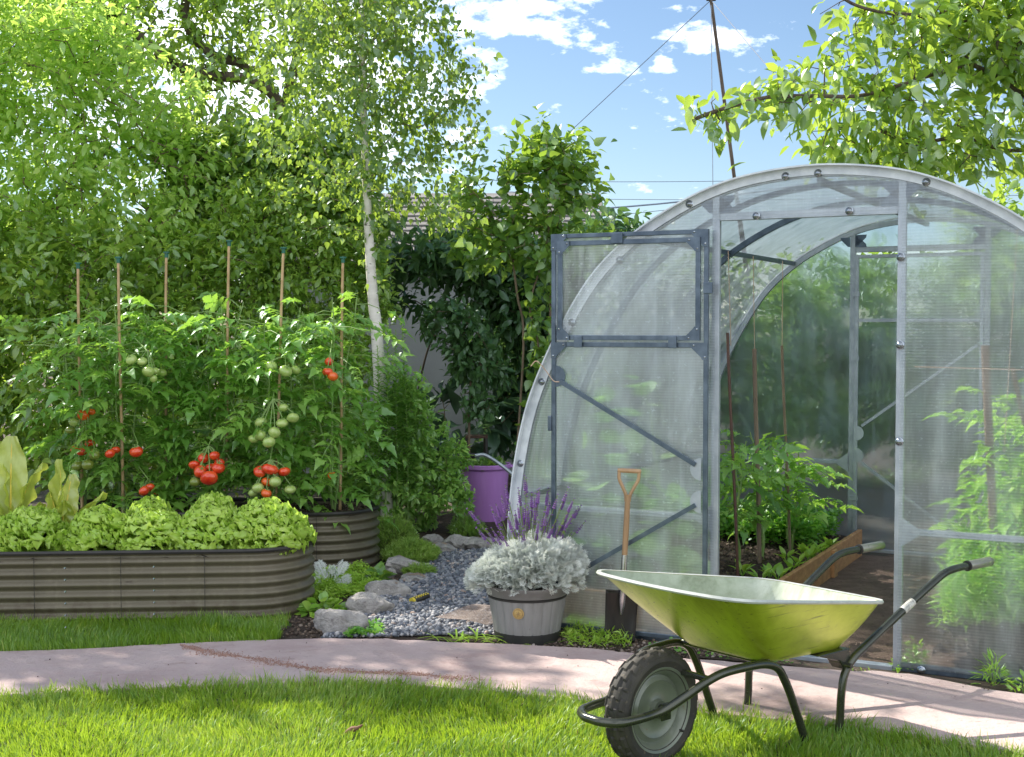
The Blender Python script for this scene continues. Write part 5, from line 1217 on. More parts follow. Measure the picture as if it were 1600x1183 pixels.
# ------------------------------------------------------------------ hand rake on the gravel
hb = G(657, 935, .032); root = tag(empty('hand_rake', tuple(hb)), 'small hand rake with black and yellow handle lying on the gravel', 'hand tool')
hd = unit(np.array([.85, .95, .12])); u_ = unit(np.cross(hd, (0, 0, 1))); v_ = np.cross(u_, hd)
MB().tube([-hd*.055, -hd*.05, hd*.0, hd*.052, hd*.058], [.014, .0175, .0155, .0175, .013], 14).build('grip', M['black'], root, True)
MB().tube([-hd*.064, -hd*.05], [.019, .019], 14).build('collar', M['yellow'], root, True)
for k in range(6):
    for s_ in (-.5, .5): MB().ball(-hd*.034+hd*.0165*k+v_*.0145-u_*s_*.014-np.array([0, .004, 0]), .0048, 8).build('dot', M['yellow'], root, True)
mb = MB(); hx_ = -hd*.064; mb.tube([hx_, hx_-hd*.03], .004, 8)
for s_ in (-1, 0, 1): mb.tube(catmull([hx_-hd*.025, hx_-hd*.055+u_*.018*s_, hx_-hd*.10+u_*.026*s_+np.array([0, 0, -.004]), hx_-hd*.125+u_*.028*s_+np.array([0, 0, -.03])], 4), .0028, 7)
mb.build('tines', M['chrome'], root, True)

# ------------------------------------------------------------------ plastic mesh mat by the planter
mb = MB(); c0 = G(752, 968, .02); q = np.array([.55, .83, 0]); q2 = np.array([.83, -.55, 0])
def zz_(a, b): return .030+.004*math.sin(a*16)+.004*math.sin(b*20+1)
for k in range(21):
    o_ = (k-10)*.0155
    mb.tube([c0+q*t+q2*o_*(1)+np.array([0, 0, zz_(t, o_)]) for t in np.linspace(-.17, .15, 12)], .0011, 4, False)
    if k < 25: mb.tube([c0+q2*t+q*o_*1.05+np.array([0, 0, zz_(o_, t)+.001]) for t in np.linspace(-.15, .15, 12)], .0011, 4, False)
tag(mb.build('mesh_mat', M['mesh']), 'brown plastic garden mesh lying on the gravel left of the planter', 'mesh mat')

# ------------------------------------------------------------------ bucket, cart handle, stool
bc = G(757, 817, 0); bc = np.array([bc[0], bc[1]+.15, 0]); k = bc[1]/F
bk = tag(empty('bucket', tuple(bc)), 'large purple plastic tub filled with plants by the arch foot', 'tub')
rT, rB, hB = 40*k, 32*k, .425
MB().lathe([(1e-4, .002), (rB, .002), (rB+.004, .02), (rT-.012, hB-.05), (rT-.012, hB-.046), (rT+.004, hB-.030), (rT+.006, hB-.004), (rT+.002, hB), (rT-.008, hB-.002), (rT-.014, hB-.04), (rB-.01, .03), (1e-4, .03)], 48, mod=lambda i, j, a: .0015*math.sin(a*24) if 1 < i < 4 else 0).build('tub', M['purple'], bk, True)
MB().lathe([(1e-4, hB-.05), (rT-.02, hB-.06)], 30).build('soil', M['soil'], bk)
for s_ in (-1, 1): MB().tube([(s_*(rT+.0), -.04, hB-.02), (s_*(rT+.03), -.035, hB-.022), (s_*(rT+.03), .035, hB-.022), (s_*rT, .04, hB-.02)], .008, 8).build('lug', M['purple'], bk, True)
n = 420; lb = LB(); a = rnd(n, 0, 6.28); r_ = np.sqrt(rng.random(n))*(rT-.02); lb.put(T_ROUND, np.column_stack([np.cos(a)*r_, np.sin(a)*r_, hB-.05+rnd(n, 0, .06)]), rdir(n)+np.array([0, 0, .5]), rdir(n)+np.array([0, 0, 1.]), rnd(n, .02, .05), rng.random(n)); lb.build('foliage', L['dark'], bk)
Yc = bc[1]-.35; p0 = A(716, 712, Yc); p1 = A(742, 712, Yc); p2 = A(762, 713, Yc); p3 = A(805, 745, Yc-.05); p4 = A(860, 800, Yc-.1); p5 = np.array([p4[0]+.25, p4[1]+.15, .0])
ch = tag(empty('cart_handle', tuple(p5)), 'bent steel cart handle with black grip reaching over the purple tub', 'handle')
MB().tube(catmull([p-p5 for p in (p1, p2, p3, p4, p5)], 6), .013, 12).build('tube', M['steelw'], ch, True)
MB().tube([p0-p5, p1-p5], [.020, .020], 12).build('grip', M['black'], ch, True)
st0 = G(741, 722, .0); st0 = A(745, 700, 10.6); st0 = np.array([st0[0], st0[1], 0.])
sl = tag(empty('stool', tuple(st0)), 'small dark wooden stool in the shade behind the purple tub', 'stool'); zt_ = A(745, 680, 10.6)[2]
MB().box(-.09, .09, -.08, .08, zt_-.02, zt_).build('seat', M['redpaint'], sl, bevel=.003)
for sx in (-1, 1):
    for sy in (-1, 1): MB().beam((sx*.072, sy*.065, zt_-.02), (sx*.082, sy*.075, 0), .024, .024).build('leg', M['trim'], sl)

# ------------------------------------------------------------------ low plants in the border
def clump(name, label, cat, px, py, n, rad, hh, tpl, size, leaf, up=.7, group=None, sq=.7, tint=(0, 1), stemn=5):
    b = G(px, py, 0); root = tag(empty(name, tuple(b)), label, cat, group); a = rnd(n, 0, 6.28); r_ = np.sqrt(rng.random(n))
    z = hh*(1-.75*r_**2)*rng.random(n)**.6; lb = LB(); f = np.column_stack([np.cos(a)*r_, np.sin(a)*r_, rnd(n, -.1, up)])+rng.normal(size=(n, 3))*.25
    if isinstance(tpl, list):
        for i, t in enumerate(tpl): s = slice(i, None, len(tpl)); lb.put(t, np.column_stack([np.cos(a)*r_*rad, np.sin(a)*r_*rad*sq, z])[s], f[s], rng.normal(size=f[s].shape)*.4+np.array([0, -.2, 1.]), size*rng.uniform(.6, 1.3, len(f[s])), rng.uniform(*tint, len(f[s])))
    else: lb.put(tpl, np.column_stack([np.cos(a)*r_*rad, np.sin(a)*r_*rad*sq, z]), f, rng.normal(size=(n, 3))*.4+np.array([0, -.2, 1.]), size*rng.uniform(.6, 1.3, n), rng.uniform(*tint, n))
    lb.build('foliage', L[leaf], root); mb = MB()
    for k in range(stemn): aa = k*6.28/stemn; mb.tube([(0, 0, 0), (math.cos(aa)*rad*.4, math.sin(aa)*rad*.4*sq, hh*.5)], .002, 4)
    mb.build('stem', M['stem'], root); return root
# upright silver plant
b = G(517, 925, 0); root = tag(empty('silver_plant', tuple(b)), 'small upright silver leaved plant beside the front raised bed', 'plant'); lb = LB()
for (dx, dz, ln) in [(-.10, .24, .12), (.04, .20, .10), (.10, .22, .12), (-.04, .13, .11), (.14, .10, .10), (-.12, .08, .10), (.05, .05, .09)]:
    for q_ in range(3): lb.put(PIN[q_], np.array([[dx*.45+rng.normal()*.015, rng.normal()*.02, dz*.35+.01*q_]]), np.array([[dx*1.2+rng.normal()*.05, -.1+rng.normal()*.2, dz]]), np.array([[.2*rng.normal(), -1, .4]]), np.array([ln*rng.uniform(.55, .8)]), np.array([rng.uniform(.5, 1)]))
lb.build('foliage', L['silver'], root); MB().tube([(0, 0, 0), (0, 0, .10)], .004, 6).build('stem', M['stem'], root)
clump('low_plant', 'round leaved low plant with scalloped leaves on dark soil by the bed corner', 'plant', 508, 962, 70, .11, .09, T_ROUND, .055, 'beet', .4, sq=.6)
clump('low_plant', 'broad leaved plant between the rear bed and the bright groundcover', 'plant', 590, 915, 26, .06, .10, T_HEART, .07, 'lilac', .5)
def gc_s(poly, hh):
    def f(n):
        P = scatter_poly(np.array(poly), n); return np.column_stack([P, .01+hh*(.6+.4*np.sin(P[:, 0]*23)*np.cos(P[:, 1]*19))*rng.random(len(P))**.6])
    return f
pg = [G(*p)[:2] for p in [(486, 950), (560, 938), (592, 925), (600, 903), (560, 897), (486, 905)]]
mound(9000, gc_s(pg, .075), T_SIMPLE, .017, 'moss', 'groundcover', 'bright yellow green groundcover at the foot of the rear raised bed', 'groundcover', tint=(.1, 1))
pg = [G(*p)[:2] for p in [(540, 1002), (580, 998), (602, 996), (600, 985), (560, 982)]]
mound(500, gc_s(pg, .045), T_ROUND, .020, 'parsley', 'weeds', 'low weeds between the front rock and the path', 'weeds')
pg = [G(*p)[:2] for p in [(885, 1012), (990, 1018), (960, 990), (900, 975), (880, 985)]]
mound(1300, gc_s(pg, .06), T_NARROW, .035, 'moss', 'weeds', 'light green weeds between the planter and the spade', 'weeds', up=1.)
pg = [G(*p)[:2] for p in [(1010, 1022), (1240, 1046), (1240, 1038), (1040, 1008)]]
mound(160, gc_s(pg, .04), T_ROUND, .016, 'parsley', 'weeds', 'sparse tiny weeds at the foot of the greenhouse behind the barrow', 'weeds')
# broad grass tufts
def tuft(px, py, n, ln, label, spread=.05, leaf='moss'):
    b = G(px, py, .0); root = tag(empty('grass_tuft', tuple(b)), label, 'grass tuft', 'grass tufts along the path edge'); lb = LB(); prof = leaf_tpl([(0, .03), (.3, .04), (.6, .035), (.85, .02), (1, 0)], .3, .75)
    a = rnd(n, 0, 6.28); f = np.column_stack([np.cos(a)*.8, np.sin(a)*.8, rnd(n, .35, 1.3)]); lb.put(prof, np.column_stack([rng.normal(size=n)*spread, rng.normal(size=n)*spread*.4, np.zeros(n)]), f, np.column_stack([np.cos(a)*-.5, np.sin(a)*-.5, np.ones(n)]), ln*rnd(n, .5, 1.2), rnd(n, .1, .8)); lb.build('blades', L[leaf], root)
tuft(715, 1003, 30, .12, 'broad bladed grass tuft at the path edge left of the mesh', .06)
tuft(770, 1003, 26, .11, 'broad bladed grass tuft in front of the mesh mat', .06)
tuft(822, 1010, 16, .08, 'small grass tuft in front of the planter', .04)
tuft(1350, 1049, 8, .05, 'small grass tuft under the barrow handle bracket', .03)
for px, py, n, hh, lab in [(1430, 1045, 30, .13, 'small leafy weed at the right door post base'), (1552, 1072, 46, .13, 'feathery weed by the greenhouse foot at the right'), (1600, 1085, 24, .09, 'weed cut by the right edge at the greenhouse foot'), (1412, 1046, 26, .05, 'tiny moss like weed at the door post foot')]:
    clump('weed', lab, 'weed', px, py, n*2, .05, hh, [T_NARROW, T_NEEDLE] if n > 40 else T_OV, .045 if n > 40 else .03, 'beet', 1., 'weeds along the greenhouse foot')
tw = G(548, 1143, .03); MB_ = MB(); MB_.tube(catmull([(-.03, 0, -.015), (0, .005, .004), (.022, 0, .012), (.04, .01, .02)], 4), [.003, .006, .008, .009, .010, .011, .010, .009, .007, .006, .005, .004, .003][:13], 7); tag(MB_.build('dry_leaf', M['dead'], None, True, tuple(tw)), 'curled brown dry leaf lying on the foreground lawn', 'dry leaf')
# low juniper: sprays of needles on short arching branches
def juniper(px, py, rx, ry, hh, n, label, leaf='juniper'):
    b = G(px, py, 0); root = tag(empty('juniper', tuple(b)), label, 'juniper', 'low spreading junipers'); tips = []
    mb = MB(); lb = LB()
    for k in range(n):
        a = rng.uniform(0, 6.28); r_ = rng.random()**.5; t = np.array([math.cos(a)*rx*r_, math.sin(a)*ry*r_, hh*(1-.6*r_*r_)*rng.uniform(.45, 1.)]); d = unit(np.array([math.cos(a)*.5, math.sin(a)*.5-.15, .8])+rng.normal(size=3)*.25)
        m = 16; q = t+d*np.linspace(-.045, .02, m)[:, None]; lb.put(T_NEEDLE, q, np.tile(d, (m, 1))+rdir(m)*.75, rdir(m), rnd(m, .014, .024), np.clip(np.linspace(.1, .9, m)+rng.normal()*.12, 0, 1))
        if k % 5 == 0: mb.tube([(0, 0, 0), t*np.array([.6, .6, .4]), t], [.005, .003, .0015], 4)
    mb.build('stem', M['twig'], root); lb.build('foliage', L[leaf], root)
juniper(642, 878, .17, .22, .13, 1500, 'low yellow green juniper between the rear bed and the gravel')
juniper(612, 858, .16, .25, .22, 900, 'taller juniper clump touching the corner of the rear bed')
juniper(730, 838, .12, .20, .14, 500, 'small dark juniper at the foot of the purple tub', 'lilac')
juniper(655, 900, .09, .08, .06, 300, 'tiny juniper sprig trailing over the pinkish rock')

# ------------------------------------------------------------------ buildings, poles and wires behind
b0 = np.array([-2.6, 12.6, 0.]); shed = tag(empty('shed', tuple(b0)), 'grey rendered shed with slate roof, half hidden behind the shrubs', 'shed')
MB().box(0, 3.4, 0, 3.2, 0, 2.02).build('wall', M['wall'], shed)
MB().box(-.12, 3.5, -.10, -.0, 1.98, 2.06).build('gutter', M['trim'], shed)
rf = MB()
for r_ in range(14):
    for c_ in range(20):
        x0 = -.15+c_*.182+(.09 if r_ % 2 else 0); y0 = -.14+r_*.13; z0 = 2.06+r_*.06; rf.add([(x0, y0, z0+.0), (x0+.176, y0, z0+.0), (x0+.176, y0+.2, z0+.08), (x0, y0+.2, z0+.08), (x0, y0, z0+.016), (x0+.176, y0, z0+.016)], [(4, 5, 2, 3), (0, 1, 5, 4)])
rf.build('roof', M['roof'], shed)
MB().poly([(0, .05, 2.0), (0, 1.7, 2.86), (0, 3.2, 2.0)], (3.4, 0, 0)).build('gable', M['wall'], shed)
MB().box(2.7, 3.12, -.03, -.005, .3, 1.9).build('door', M['cap'], shed)
MB().box(2.58, 2.67, -.03, -.003, .2, 1.95).build('door_frame', M['white'], shed)
pb = A(797, 500, 17); pole = MB(); pole.tube([(0, 0, -pb[2]), (0, 0, A(797, 300, 17)[2]-pb[2])], [.09, .07], 12); o = pole.build('utility_pole', M['wall'], None, True, (pb[0], 17, pb[2]))
tag(o, 'grey utility pole rising behind the lilac bush', 'pole')
mt = A(1111, 0, 14); mbm = A(1147, 275, 14); dirm = mt-mbm; mbase = mbm-dirm*(mbm[2]/dirm[2]); mtop = mt+dirm*.06
ms = tag(empty('mast', tuple(mbase)), 'thin dark leaning mast with guy wires above the greenhouse', 'mast')
MB().tube([(0, 0, 0), (mtop-mbase)*.55, (mtop-mbase)*.56, mtop-mbase], [.028, .026, .020, .018], 10).build('pole', M['bark'], ms, True)
MB().tube([np.array([-.05, 0, 0])+mt-mbase, np.array([.05, 0, 0])+mt-mbase], .012, 8).build('cross_piece', M['trim'], ms, True)
for (px, py, Y) in [(870, 225, 15), (1200, 105, 13.), (1114, 300, 13.6)]:
    e_ = A(px, py, Y); d_ = e_-mt; e2 = mt+d_*((mt[2]-.1)/(mt[2]-e_[2])) if py > 200 and px > 1000 else mt+d_*1.6; MB().tube([mt-mbase, e2-mbase], .0045, 5).build('guy_wire', M['wire'], ms)
for i, (p, q, Y, lab) in enumerate([((930, 278), (1330, 272), 22, 'upper thin power line crossing the sky beside the greenhouse'), ((900, 305), (1400, 304), 23, 'middle thin power line just above the shed roof'), ((880, 322), (1130, 300), 18, 'thicker dark cable rising to the right'), ((700, 345), (960, 330), 21, 'low power line behind the lilac bush'), ((1500, 268), (1620, 262), 22, 'thin power line at the right, seen under the walnut')]):
    a, b = A(*p, Y), A(*q, Y); d = b-a; a, b = a-d*.5, b+d*.5; P = [a*(1-t)+b*t-np.array([0, 0, .25*4*t*(1-t)*.35]) for t in np.linspace(0, 1, 14)]; o = MB().tube([x-P[0] for x in P], .0055 if i != 2 else .012, 5).build('power_line', M['wire'], None, False, tuple(P[0])); tag(o, lab, 'power line', 'overhead power lines')

# ------------------------------------------------------------------ trees and shrubs
def el(px, py, Y, rx, rz_, ry=None):        # crown lobe given by where it is seen and its size in photograph pixels
    c = A(px, py, Y); k = Y/F; return (c[0], c[1], c[2], rx*k, ry if ry is not None else rx*k*.8, rz_*k)
def trunkpts(base, *pts, n=5): return [tuple(p) for p in catmull([np.array(base, float)]+[np.array(p, float) for p in pts], n)]
# birch
bb = np.array([-.86, 8.9, 0.]); bt = [A(590, 540, 8.9), A(583, 470, 8.9), A(577, 380, 8.9), A(573, 300, 8.9), A(568, 180, 8.9), A(565, 60, 8.9), A(562, -100, 8.9), A(560, -260, 8.9)]
root = tag(empty('birch_tree', tuple(bb)), 'slender white barked birch rising behind the tomatoes', 'birch')
tp_ = np.array(catmull([bb]+bt, 5)); MB().tube(tp_-bb, np.linspace(.046, .010, len(tp_)), 12).build('trunk', M['birchbark'], root, True)
ells = [el(575, 90, 8.9, 150, 120), el(500, 190, 8.7, 120, 110), el(660, 130, 8.9, 110, 90), el(700, 190, 8.9, 80, 60), el(640, 270, 8.9, 100, 60), el(480, 60, 8.8, 120, 100), el(580, -80, 8.9, 160, 120), el(660, 30, 8.9, 75, 60), el(500, 300, 8.8, 80, 60), el(660, 330, 9.0, 110, 30)]
att = in_ells(ells, 520, .15); P, par, nT = grow([[tuple(p) for p in tp_[10:]]], att, .14, .05); r_ = radii(P, par, .0012, 2.3, cap=.012); r_[:nT] = .004
wood_mesh('branches', P-bb, par, r_, M['twig'], root, 5)
lb = leaf_twigs(P-bb, par, r_, 9500, T_HEART, .045, .006, 1.1, .05, 0, (0, 1), out_k=.2); lb.build('crown', L['birch'], root)
# lilac right of the birch
woody('lilac', 'dark green lilac bush with seed heads, standing before the sky left of the greenhouse', 'lilac', [trunkpts((.14, 9.7, 0), A(842, 560, 9.7), A(828, 480, 9.7), A(850, 400, 9.7), A(862, 330, 9.7)), trunkpts((.20, 9.75, 0), A(858, 540, 9.75), A(862, 430, 9.75), A(875, 330, 9.75), A(880, 260, 9.75)), trunkpts((.0, 9.8, 0), A(818, 540, 9.8), A(808, 460, 9.8), A(800, 380, 9.8), A(806, 300, 9.8))],
      [el(850, 290, 9.7, 80, 70), el(880, 250, 9.7, 55, 50), el(790, 340, 9.7, 60, 50), el(830, 250, 9.6, 50, 45), el(850, 380, 9.7, 90, 40), el(730, 300, 9.8, 45, 40), el(765, 380, 9.7, 70, 45), el(860, 500, 9.6, 25, 60)], 230, 3000, 'lilac', T_HEART, .078, 'twig', .010, .35, .05, rcap=.022, extra=np.array([A(*p, 9.6+.1*(i % 3)) for i, p in enumerate([(850, 188), (842, 205), (905, 203), (898, 222), (930, 238), (945, 285), (940, 310), (755, 228), (735, 262), (716, 285), (800, 232), (820, 212), (772, 262), (880, 215), (960, 340), (705, 325)])]))
# creeper masses on the shed and small trees in the shade
woody('creeper', 'dark creeper hanging over the shed wall behind the birch', 'creeper', [trunkpts((-.9, 11.2, 0), (-.8, 11.3, 1.0), (-.5, 11.2, 1.9)), trunkpts((.3, 11.4, 0), (.2, 11.3, 1.1), (.0, 11.2, 1.9))],
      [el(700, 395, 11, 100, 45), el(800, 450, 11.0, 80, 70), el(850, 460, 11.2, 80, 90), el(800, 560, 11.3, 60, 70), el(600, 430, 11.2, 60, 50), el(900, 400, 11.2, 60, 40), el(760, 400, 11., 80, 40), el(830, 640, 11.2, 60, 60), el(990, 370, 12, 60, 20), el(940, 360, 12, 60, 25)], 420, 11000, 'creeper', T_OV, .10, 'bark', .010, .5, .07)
woody('young_tree', 'young pale green leaved tree beside the wooden stool in the shade', 'young tree', [trunkpts((A(733, 700, 10.3)[0], 10.3, 0), A(733, 690, 10.3), A(734, 620, 10.3), A(740, 560, 10.3))],
      [el(740, 545, 10.3, 50, 55), el(762, 600, 10.2, 32, 55), el(700, 500, 10.3, 40, 35)], 90, 2000, 'creeper', T_OV, .075, 'twig', .010, .4, .04, tint=(.6, 1))
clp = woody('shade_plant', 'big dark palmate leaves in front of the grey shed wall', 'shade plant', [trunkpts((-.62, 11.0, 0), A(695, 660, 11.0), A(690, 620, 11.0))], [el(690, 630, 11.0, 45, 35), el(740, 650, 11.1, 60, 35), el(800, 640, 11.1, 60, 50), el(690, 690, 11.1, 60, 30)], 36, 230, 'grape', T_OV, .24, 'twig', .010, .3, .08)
# shrub in front of the wall: small fresh leaves
woody('green_shrub', 'bushy shrub with small fresh green leaves right of the rear raised bed', 'shrub', [trunkpts((-.80, 9.1, 0), (-.78, 9.1, .4)), trunkpts((-.6, 9.2, 0), (-.5, 9.2, .35)), trunkpts((-1.0, 9.2, 0), (-1.05, 9.2, .4))],
      [el(620, 700, 9.0, 70, 90), el(670, 760, 9.0, 60, 60), el(600, 780, 9.0, 80, 70), el(640, 640, 9.1, 40, 50), el(700, 740, 9.0, 45, 30), el(560, 720, 9.1, 60, 80), el(710, 780, 8.9, 40, 30), el(690, 700, 9.0, 45, 45), el(620, 620, 9.0, 50, 50)], 520, 11500, 'small', T_OV, .052, 'twig', .006, 0., .02, up=.1, tip=.0012)
# goldenrod-like tall leafy stems
def leafy_stem(px, top_py, Y, label, grp):
    b = np.array([(px-800)/F*Y, Y, 0.]); t = A(px+rng.uniform(-10, 14), top_py, Y); root = tag(empty('tall_herb', tuple(b)), label, 'tall herb', grp)
    P = catmull([np.zeros(3), (t-b)*.5+np.array([.02*rng.normal(), 0, 0]), t-b], 12); MB().tube(P, np.linspace(.006, .002, len(P)), 6).build('stem', M['stem'], root, True)
    n = 230; u = np.linspace(.25, 1, n); q = np.stack([np.interp(u, np.linspace(0, 1, len(P)), P[:, i]) for i in range(3)], 1); a = np.arange(n)*2.4; f = np.column_stack([np.cos(a), np.sin(a), np.full(n, .45)+u*.4])
    lb = LB(); lb.put(leaf_tpl([(0, .03), (.35, .085), (.7, .05), (1, 0)], .2, .45), q, f, np.column_stack([-np.cos(a)*.4, -np.sin(a)*.4, np.ones(n)]), np.interp(u, [0, .7, 1], [.13, .12, .03])*rng.uniform(.8, 1.1, n), rng.random(n)*.6+.35*u); lb.build('foliage', L['willow'], root)
for i, (px, ty, lab) in enumerate([(600, 500, 'tall narrow leaved herb stem closest to the birch trunk'), (622, 515, 'narrow leaved herb stem in the middle of its clump, leaning left'), (637, 490, 'tallest narrow leaved herb stem at the right of its clump'), (582, 540, 'short narrow leaved herb stem left of the birch trunk'), (395, 505, 'narrow leaved herb stem rising behind the fifth cane'), (432, 495, 'narrow leaved herb stem just left of the fifth cane'), (470, 540, 'narrow leaved herb stem between the last two canes')]):
    leafy_stem(px, ty, 8.75+.05*(i % 3)+(.1 if i > 5 else 0), lab, 'narrow leaved herbs by the birch')
# big sunny shrubs at the left
woody('sunny_shrub', 'tall arching shrub with sunlit yellow green leaves filling the upper left', 'shrub', [trunkpts((-3.3, 10.2, 0), (-3.2, 10.1, 1.2), (-3.3, 10, 2.4)), trunkpts((-3.0, 10.3, 0), (-2.8, 10.2, 1.2), (-2.6, 10.1, 2.4)), trunkpts((-3.9, 10.2, 0), (-4.2, 10.1, 1.4), (-4.4, 10, 2.6))],
      [el(60, 100, 9.9, 160, 130), el(180, 150, 9.9, 130, 110), el(40, 250, 9.8, 150, 110), el(200, 280, 9.8, 140, 90), el(250, 200, 9.9, 70, 60), el(120, 20, 10, 120, 80), el(-120, 100, 9.9, 160, 200), el(330, 260, 9.9, 50, 50), el(-60, 330, 9.8, 160, 120), el(300, 340, 9.8, 100, 70)], 900, 20000, 'sunny', T_OV, .078, 'twig', .009, .25, .06)
woody('hedge_shrub', 'dense leafy shrub behind the left bamboo canes', 'shrub', [trunkpts((-3.2, 9.6, 0), (-3.2, 9.6, 1.2)), trunkpts((-2.5, 9.7, 0), (-2.5, 9.7, 1.2)), trunkpts((-3.9, 9.6, 0), (-3.9, 9.6, 1.2))],
      [el(40, 420, 9.5, 140, 110), el(160, 440, 9.5, 130, 110), el(60, 560, 9.5, 160, 100), el(220, 540, 9.6, 130, 100), el(-100, 480, 9.5, 140, 140), el(280, 430, 9.6, 70, 70), el(20, 680, 9.5, 160, 80), el(200, 680, 9.5, 150, 80)], 700, 20000, 'mid', T_OV, .085, 'twig', .009, .3, .06, flecks=7000)
woody('mock_orange', 'dark green shrub thick with seed clusters behind the middle canes', 'shrub', [trunkpts((-1.9, 9.9, 0), (-1.9, 9.9, 1.2), (-1.8, 9.9, 2)), trunkpts((-1.2, 10, 0), (-1.3, 10, 1.2), (-1.4, 10, 2))],
      [el(400, 420, 9.8, 110, 100), el(480, 440, 9.8, 100, 100), el(380, 540, 9.7, 120, 90), el(500, 560, 9.7, 110, 90), el(560, 400, 10, 60, 60), el(440, 320, 9.9, 100, 60), el(330, 380, 9.8, 80, 80), el(440, 680, 9.7, 150, 80), el(560, 480, 9.9, 70, 70)], 640, 20000, 'mid', T_OV, .068, 'twig', .009, .3, .06, flecks=9000)
woody('cherry_shrub', 'mid green shrub with larger shining leaves above the middle canes', 'shrub', [trunkpts((-1.7, 10.4, 0), (-1.7, 10.4, 1.5), (-1.6, 10.4, 2.4))],
      [el(400, 250, 10.3, 100, 70), el(470, 280, 10.3, 100, 75), el(350, 310, 10.2, 90, 60), el(540, 320, 10.3, 80, 70), el(300, 240, 10.3, 70, 50), el(540, 240, 10.4, 60, 50)], 340, 9500, 'lilac', T_OV, .095, 'twig', .010, .4, .06)
# old fruit tree behind with thick dark limbs
ot = A(420, 200, 12.5); tr1 = trunkpts((ot[0]-.2, 12.5, 0), (ot[0]-.1, 12.5, 1.5), A(440, 200, 12.5), A(400, 130, 12.4), A(330, 118, 12.3), A(270, 100, 12.2), A(220, 60, 12.2), A(170, 10, 12.2))
tr2 = trunkpts((ot[0]-.15, 12.5, 0), (ot[0]-.05, 12.5, 1.5), A(440, 200, 12.5), A(390, 108, 12.5), A(330, 85, 12.5), A(290, 30, 12.5), A(300, -60, 12.5)); tr3 = trunkpts((ot[0]-.05, 12.5, 0), (ot[0]+.05, 12.5, 1.5), A(446, 180, 12.5), A(470, 60, 12.5), A(460, -60, 12.6), A(480, -160, 12.6))
woody('old_fruit_tree', 'old fruit tree with thick dark limbs and a loose crown behind the shrubs', 'fruit tree', [tr1, tr2, tr3],
      [el(300, 60, 12.4, 130, 90), el(420, 60, 12.4, 120, 90), el(200, 0, 12.4, 150, 90), el(350, -80, 12.5, 220, 110), el(520, -20, 12.5, 130, 100), el(350, 185, 12.3, 150, 45), el(480, 150, 12.4, 70, 70), el(60, -60, 12.3, 200, 130), el(60, 60, 12.6, 150, 100)], 620, 15500, 'mid', T_OV, .085, 'bark', .012, .4, .07, rcap=.085, tip=.004, limb=.075)
# background masses: trees behind the shed and the greenhouse
for i, (ells, leaf, n, lab, kind) in enumerate([
    ([el(1050, 470, 11.5, 130, 90), el(1180, 480, 11.5, 130, 95), el(1020, 600, 11.5, 150, 100), el(1180, 600, 11.5, 150, 100), el(980, 420, 12, 60, 55)], 'dark', 7500, 'leafy bush seen through the greenhouse beside its open door', 'background_bush'),
    ([el(1330, 480, 12, 140, 105), el(1460, 480, 12, 140, 110), el(1330, 620, 12, 150, 100), el(1480, 620, 12, 150, 100)], 'dark', 8000, 'dark bush seen blurred through the rear greenhouse wall', 'background_bush'),
    ([el(1600, 400, 11.5, 130, 110), el(1560, 330, 11.5, 70, 50), el(1620, 560, 11.5, 140, 120), el(1750, 450, 11.5, 160, 160), el(1640, 680, 11.5, 160, 90)], 'mid', 9000, 'bright leafy bush beyond the right shoulder of the greenhouse arch', 'background_bush'),
    ([el(-250, 200, 13, 250, 300), el(-250, 500, 13, 250, 200)], 'dark', 8000, 'tall dark bush beyond the left edge of the picture', 'background_bush'),
    ([el(60, 420, 13, 200, 110), el(300, 400, 13.0, 150, 90), el(100, 450, 13, 260, 150)], 'dark', 9000, 'dark dense bush behind the sunlit shrub', 'background_bush')]):
    c = np.array(ells[0]); yb = c[1]+.2; woody(kind, lab, 'bush', [trunkpts((e[0], yb, 0), (e[0], yb, max(.3, e[2]-.3))) for e in ells[:2]], ells, 260, n, leaf, T_OV, .11, 'bark', .014, .35, .08, 'bushes in the background')
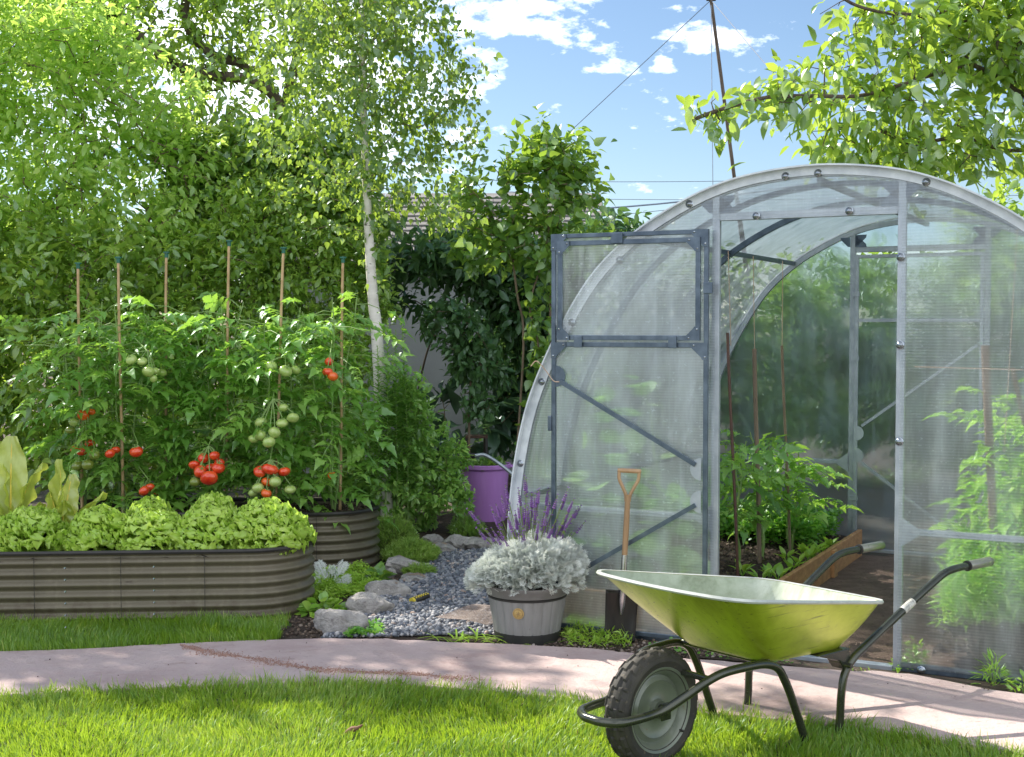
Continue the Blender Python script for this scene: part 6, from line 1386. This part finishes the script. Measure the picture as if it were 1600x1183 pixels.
woody('added_shade_tree', 'unseen tree added beyond the left edge to shade the path and lawn', 'tree', [trunkpts((-5.6, 9.0, 0), (-5.5, 8.9, 1.6), (-5.2, 8.8, 3.2)), trunkpts((-5.5, 8.9, 1.6), (-5.9, 8.9, 3.4))],
      [(-5.5, 9.15, 4.6, 1.2, .75, .8), (-4.7, 9.0, 4.3, .6, .6, .45), (-6.5, 9.3, 4.4, 1.0, .8, .8), (-5.2, 9.4, 5.5, 1.0, .7, .7), (-5.3, 8.35, 4.6, .6, .3, .3), (-4.4, 8.3, 4.75, .8, .30, .25), (-3.5, 8.25, 4.85, .8, .26, .22), (-2.7, 8.3, 4.95, .6, .22, .2)], 440, 8600, 'mid', T_OV, .10, 'bark', .012, .4, .08)  # unseen crown, overhead lobes shaped to dapple the path and lawn
# walnut reaching over from the right
wt = trunkpts((5.2, 8.6, 0), (5.1, 8.6, 1.4), (4.9, 8.5, 2.4), A(1700, 170, 8.2), A(1600, 148, 8.0), A(1560, 120, 7.9), A(1520, 100, 7.8), A(1490, 70, 7.8), A(1470, 20, 7.8))
w2 = [A(1520, 100, 7.8), A(1455, 118, 7.7), A(1400, 135, 7.6), A(1340, 150, 7.6), A(1270, 150, 7.5), A(1200, 152, 7.4), A(1130, 170, 7.4), A(1080, 188, 7.4)]
w3 = [A(1700, 170, 8.2), A(1600, 235, 7.9), A(1500, 215, 7.8), A(1430, 225, 7.7), A(1380, 205, 7.7)]; w4 = [A(1520, 100, 7.8), A(1450, 30, 7.7), A(1380, 20, 7.7), A(1330, 5, 7.6), A(1300, -20, 7.6)]
woody('walnut_tree', 'walnut tree reaching long leafy branches over the greenhouse from the right', 'walnut tree', [wt, [tuple(x) for x in catmull(w2, 4)], [tuple(x) for x in catmull(w3, 4)], [tuple(x) for x in catmull(w4, 4)]],
      [el(1540, 60, 7.8, 130, 90), el(1400, 100, 7.7, 100, 80), el(1300, 130, 7.6, 80, 60), el(1210, 150, 7.5, 70, 45), el(1130, 175, 7.4, 60, 30), el(1420, 200, 7.7, 120, 50), el(1320, 215, 7.7, 70, 35), el(1540, 210, 7.8, 100, 50), el(1320, 40, 7.7, 60, 40), el(1400, 20, 7.7, 90, 40), el(1085, 195, 7.4, 32, 22), el(1600, 0, 7.9, 160, 90), el(1130, 225, 7.4, 25, 20), el(1680, 150, 8, 110, 140), el(1110, 120, 7.4, 20, 15), el(1420, 255, 7.8, 130, 30), el(1330, 250, 7.7, 60, 25)], 680, 4900, 'walnut', T_OV, .104, 'bark', .008, .55, .065, rcap=.045, tip=.0022, limb=.02)
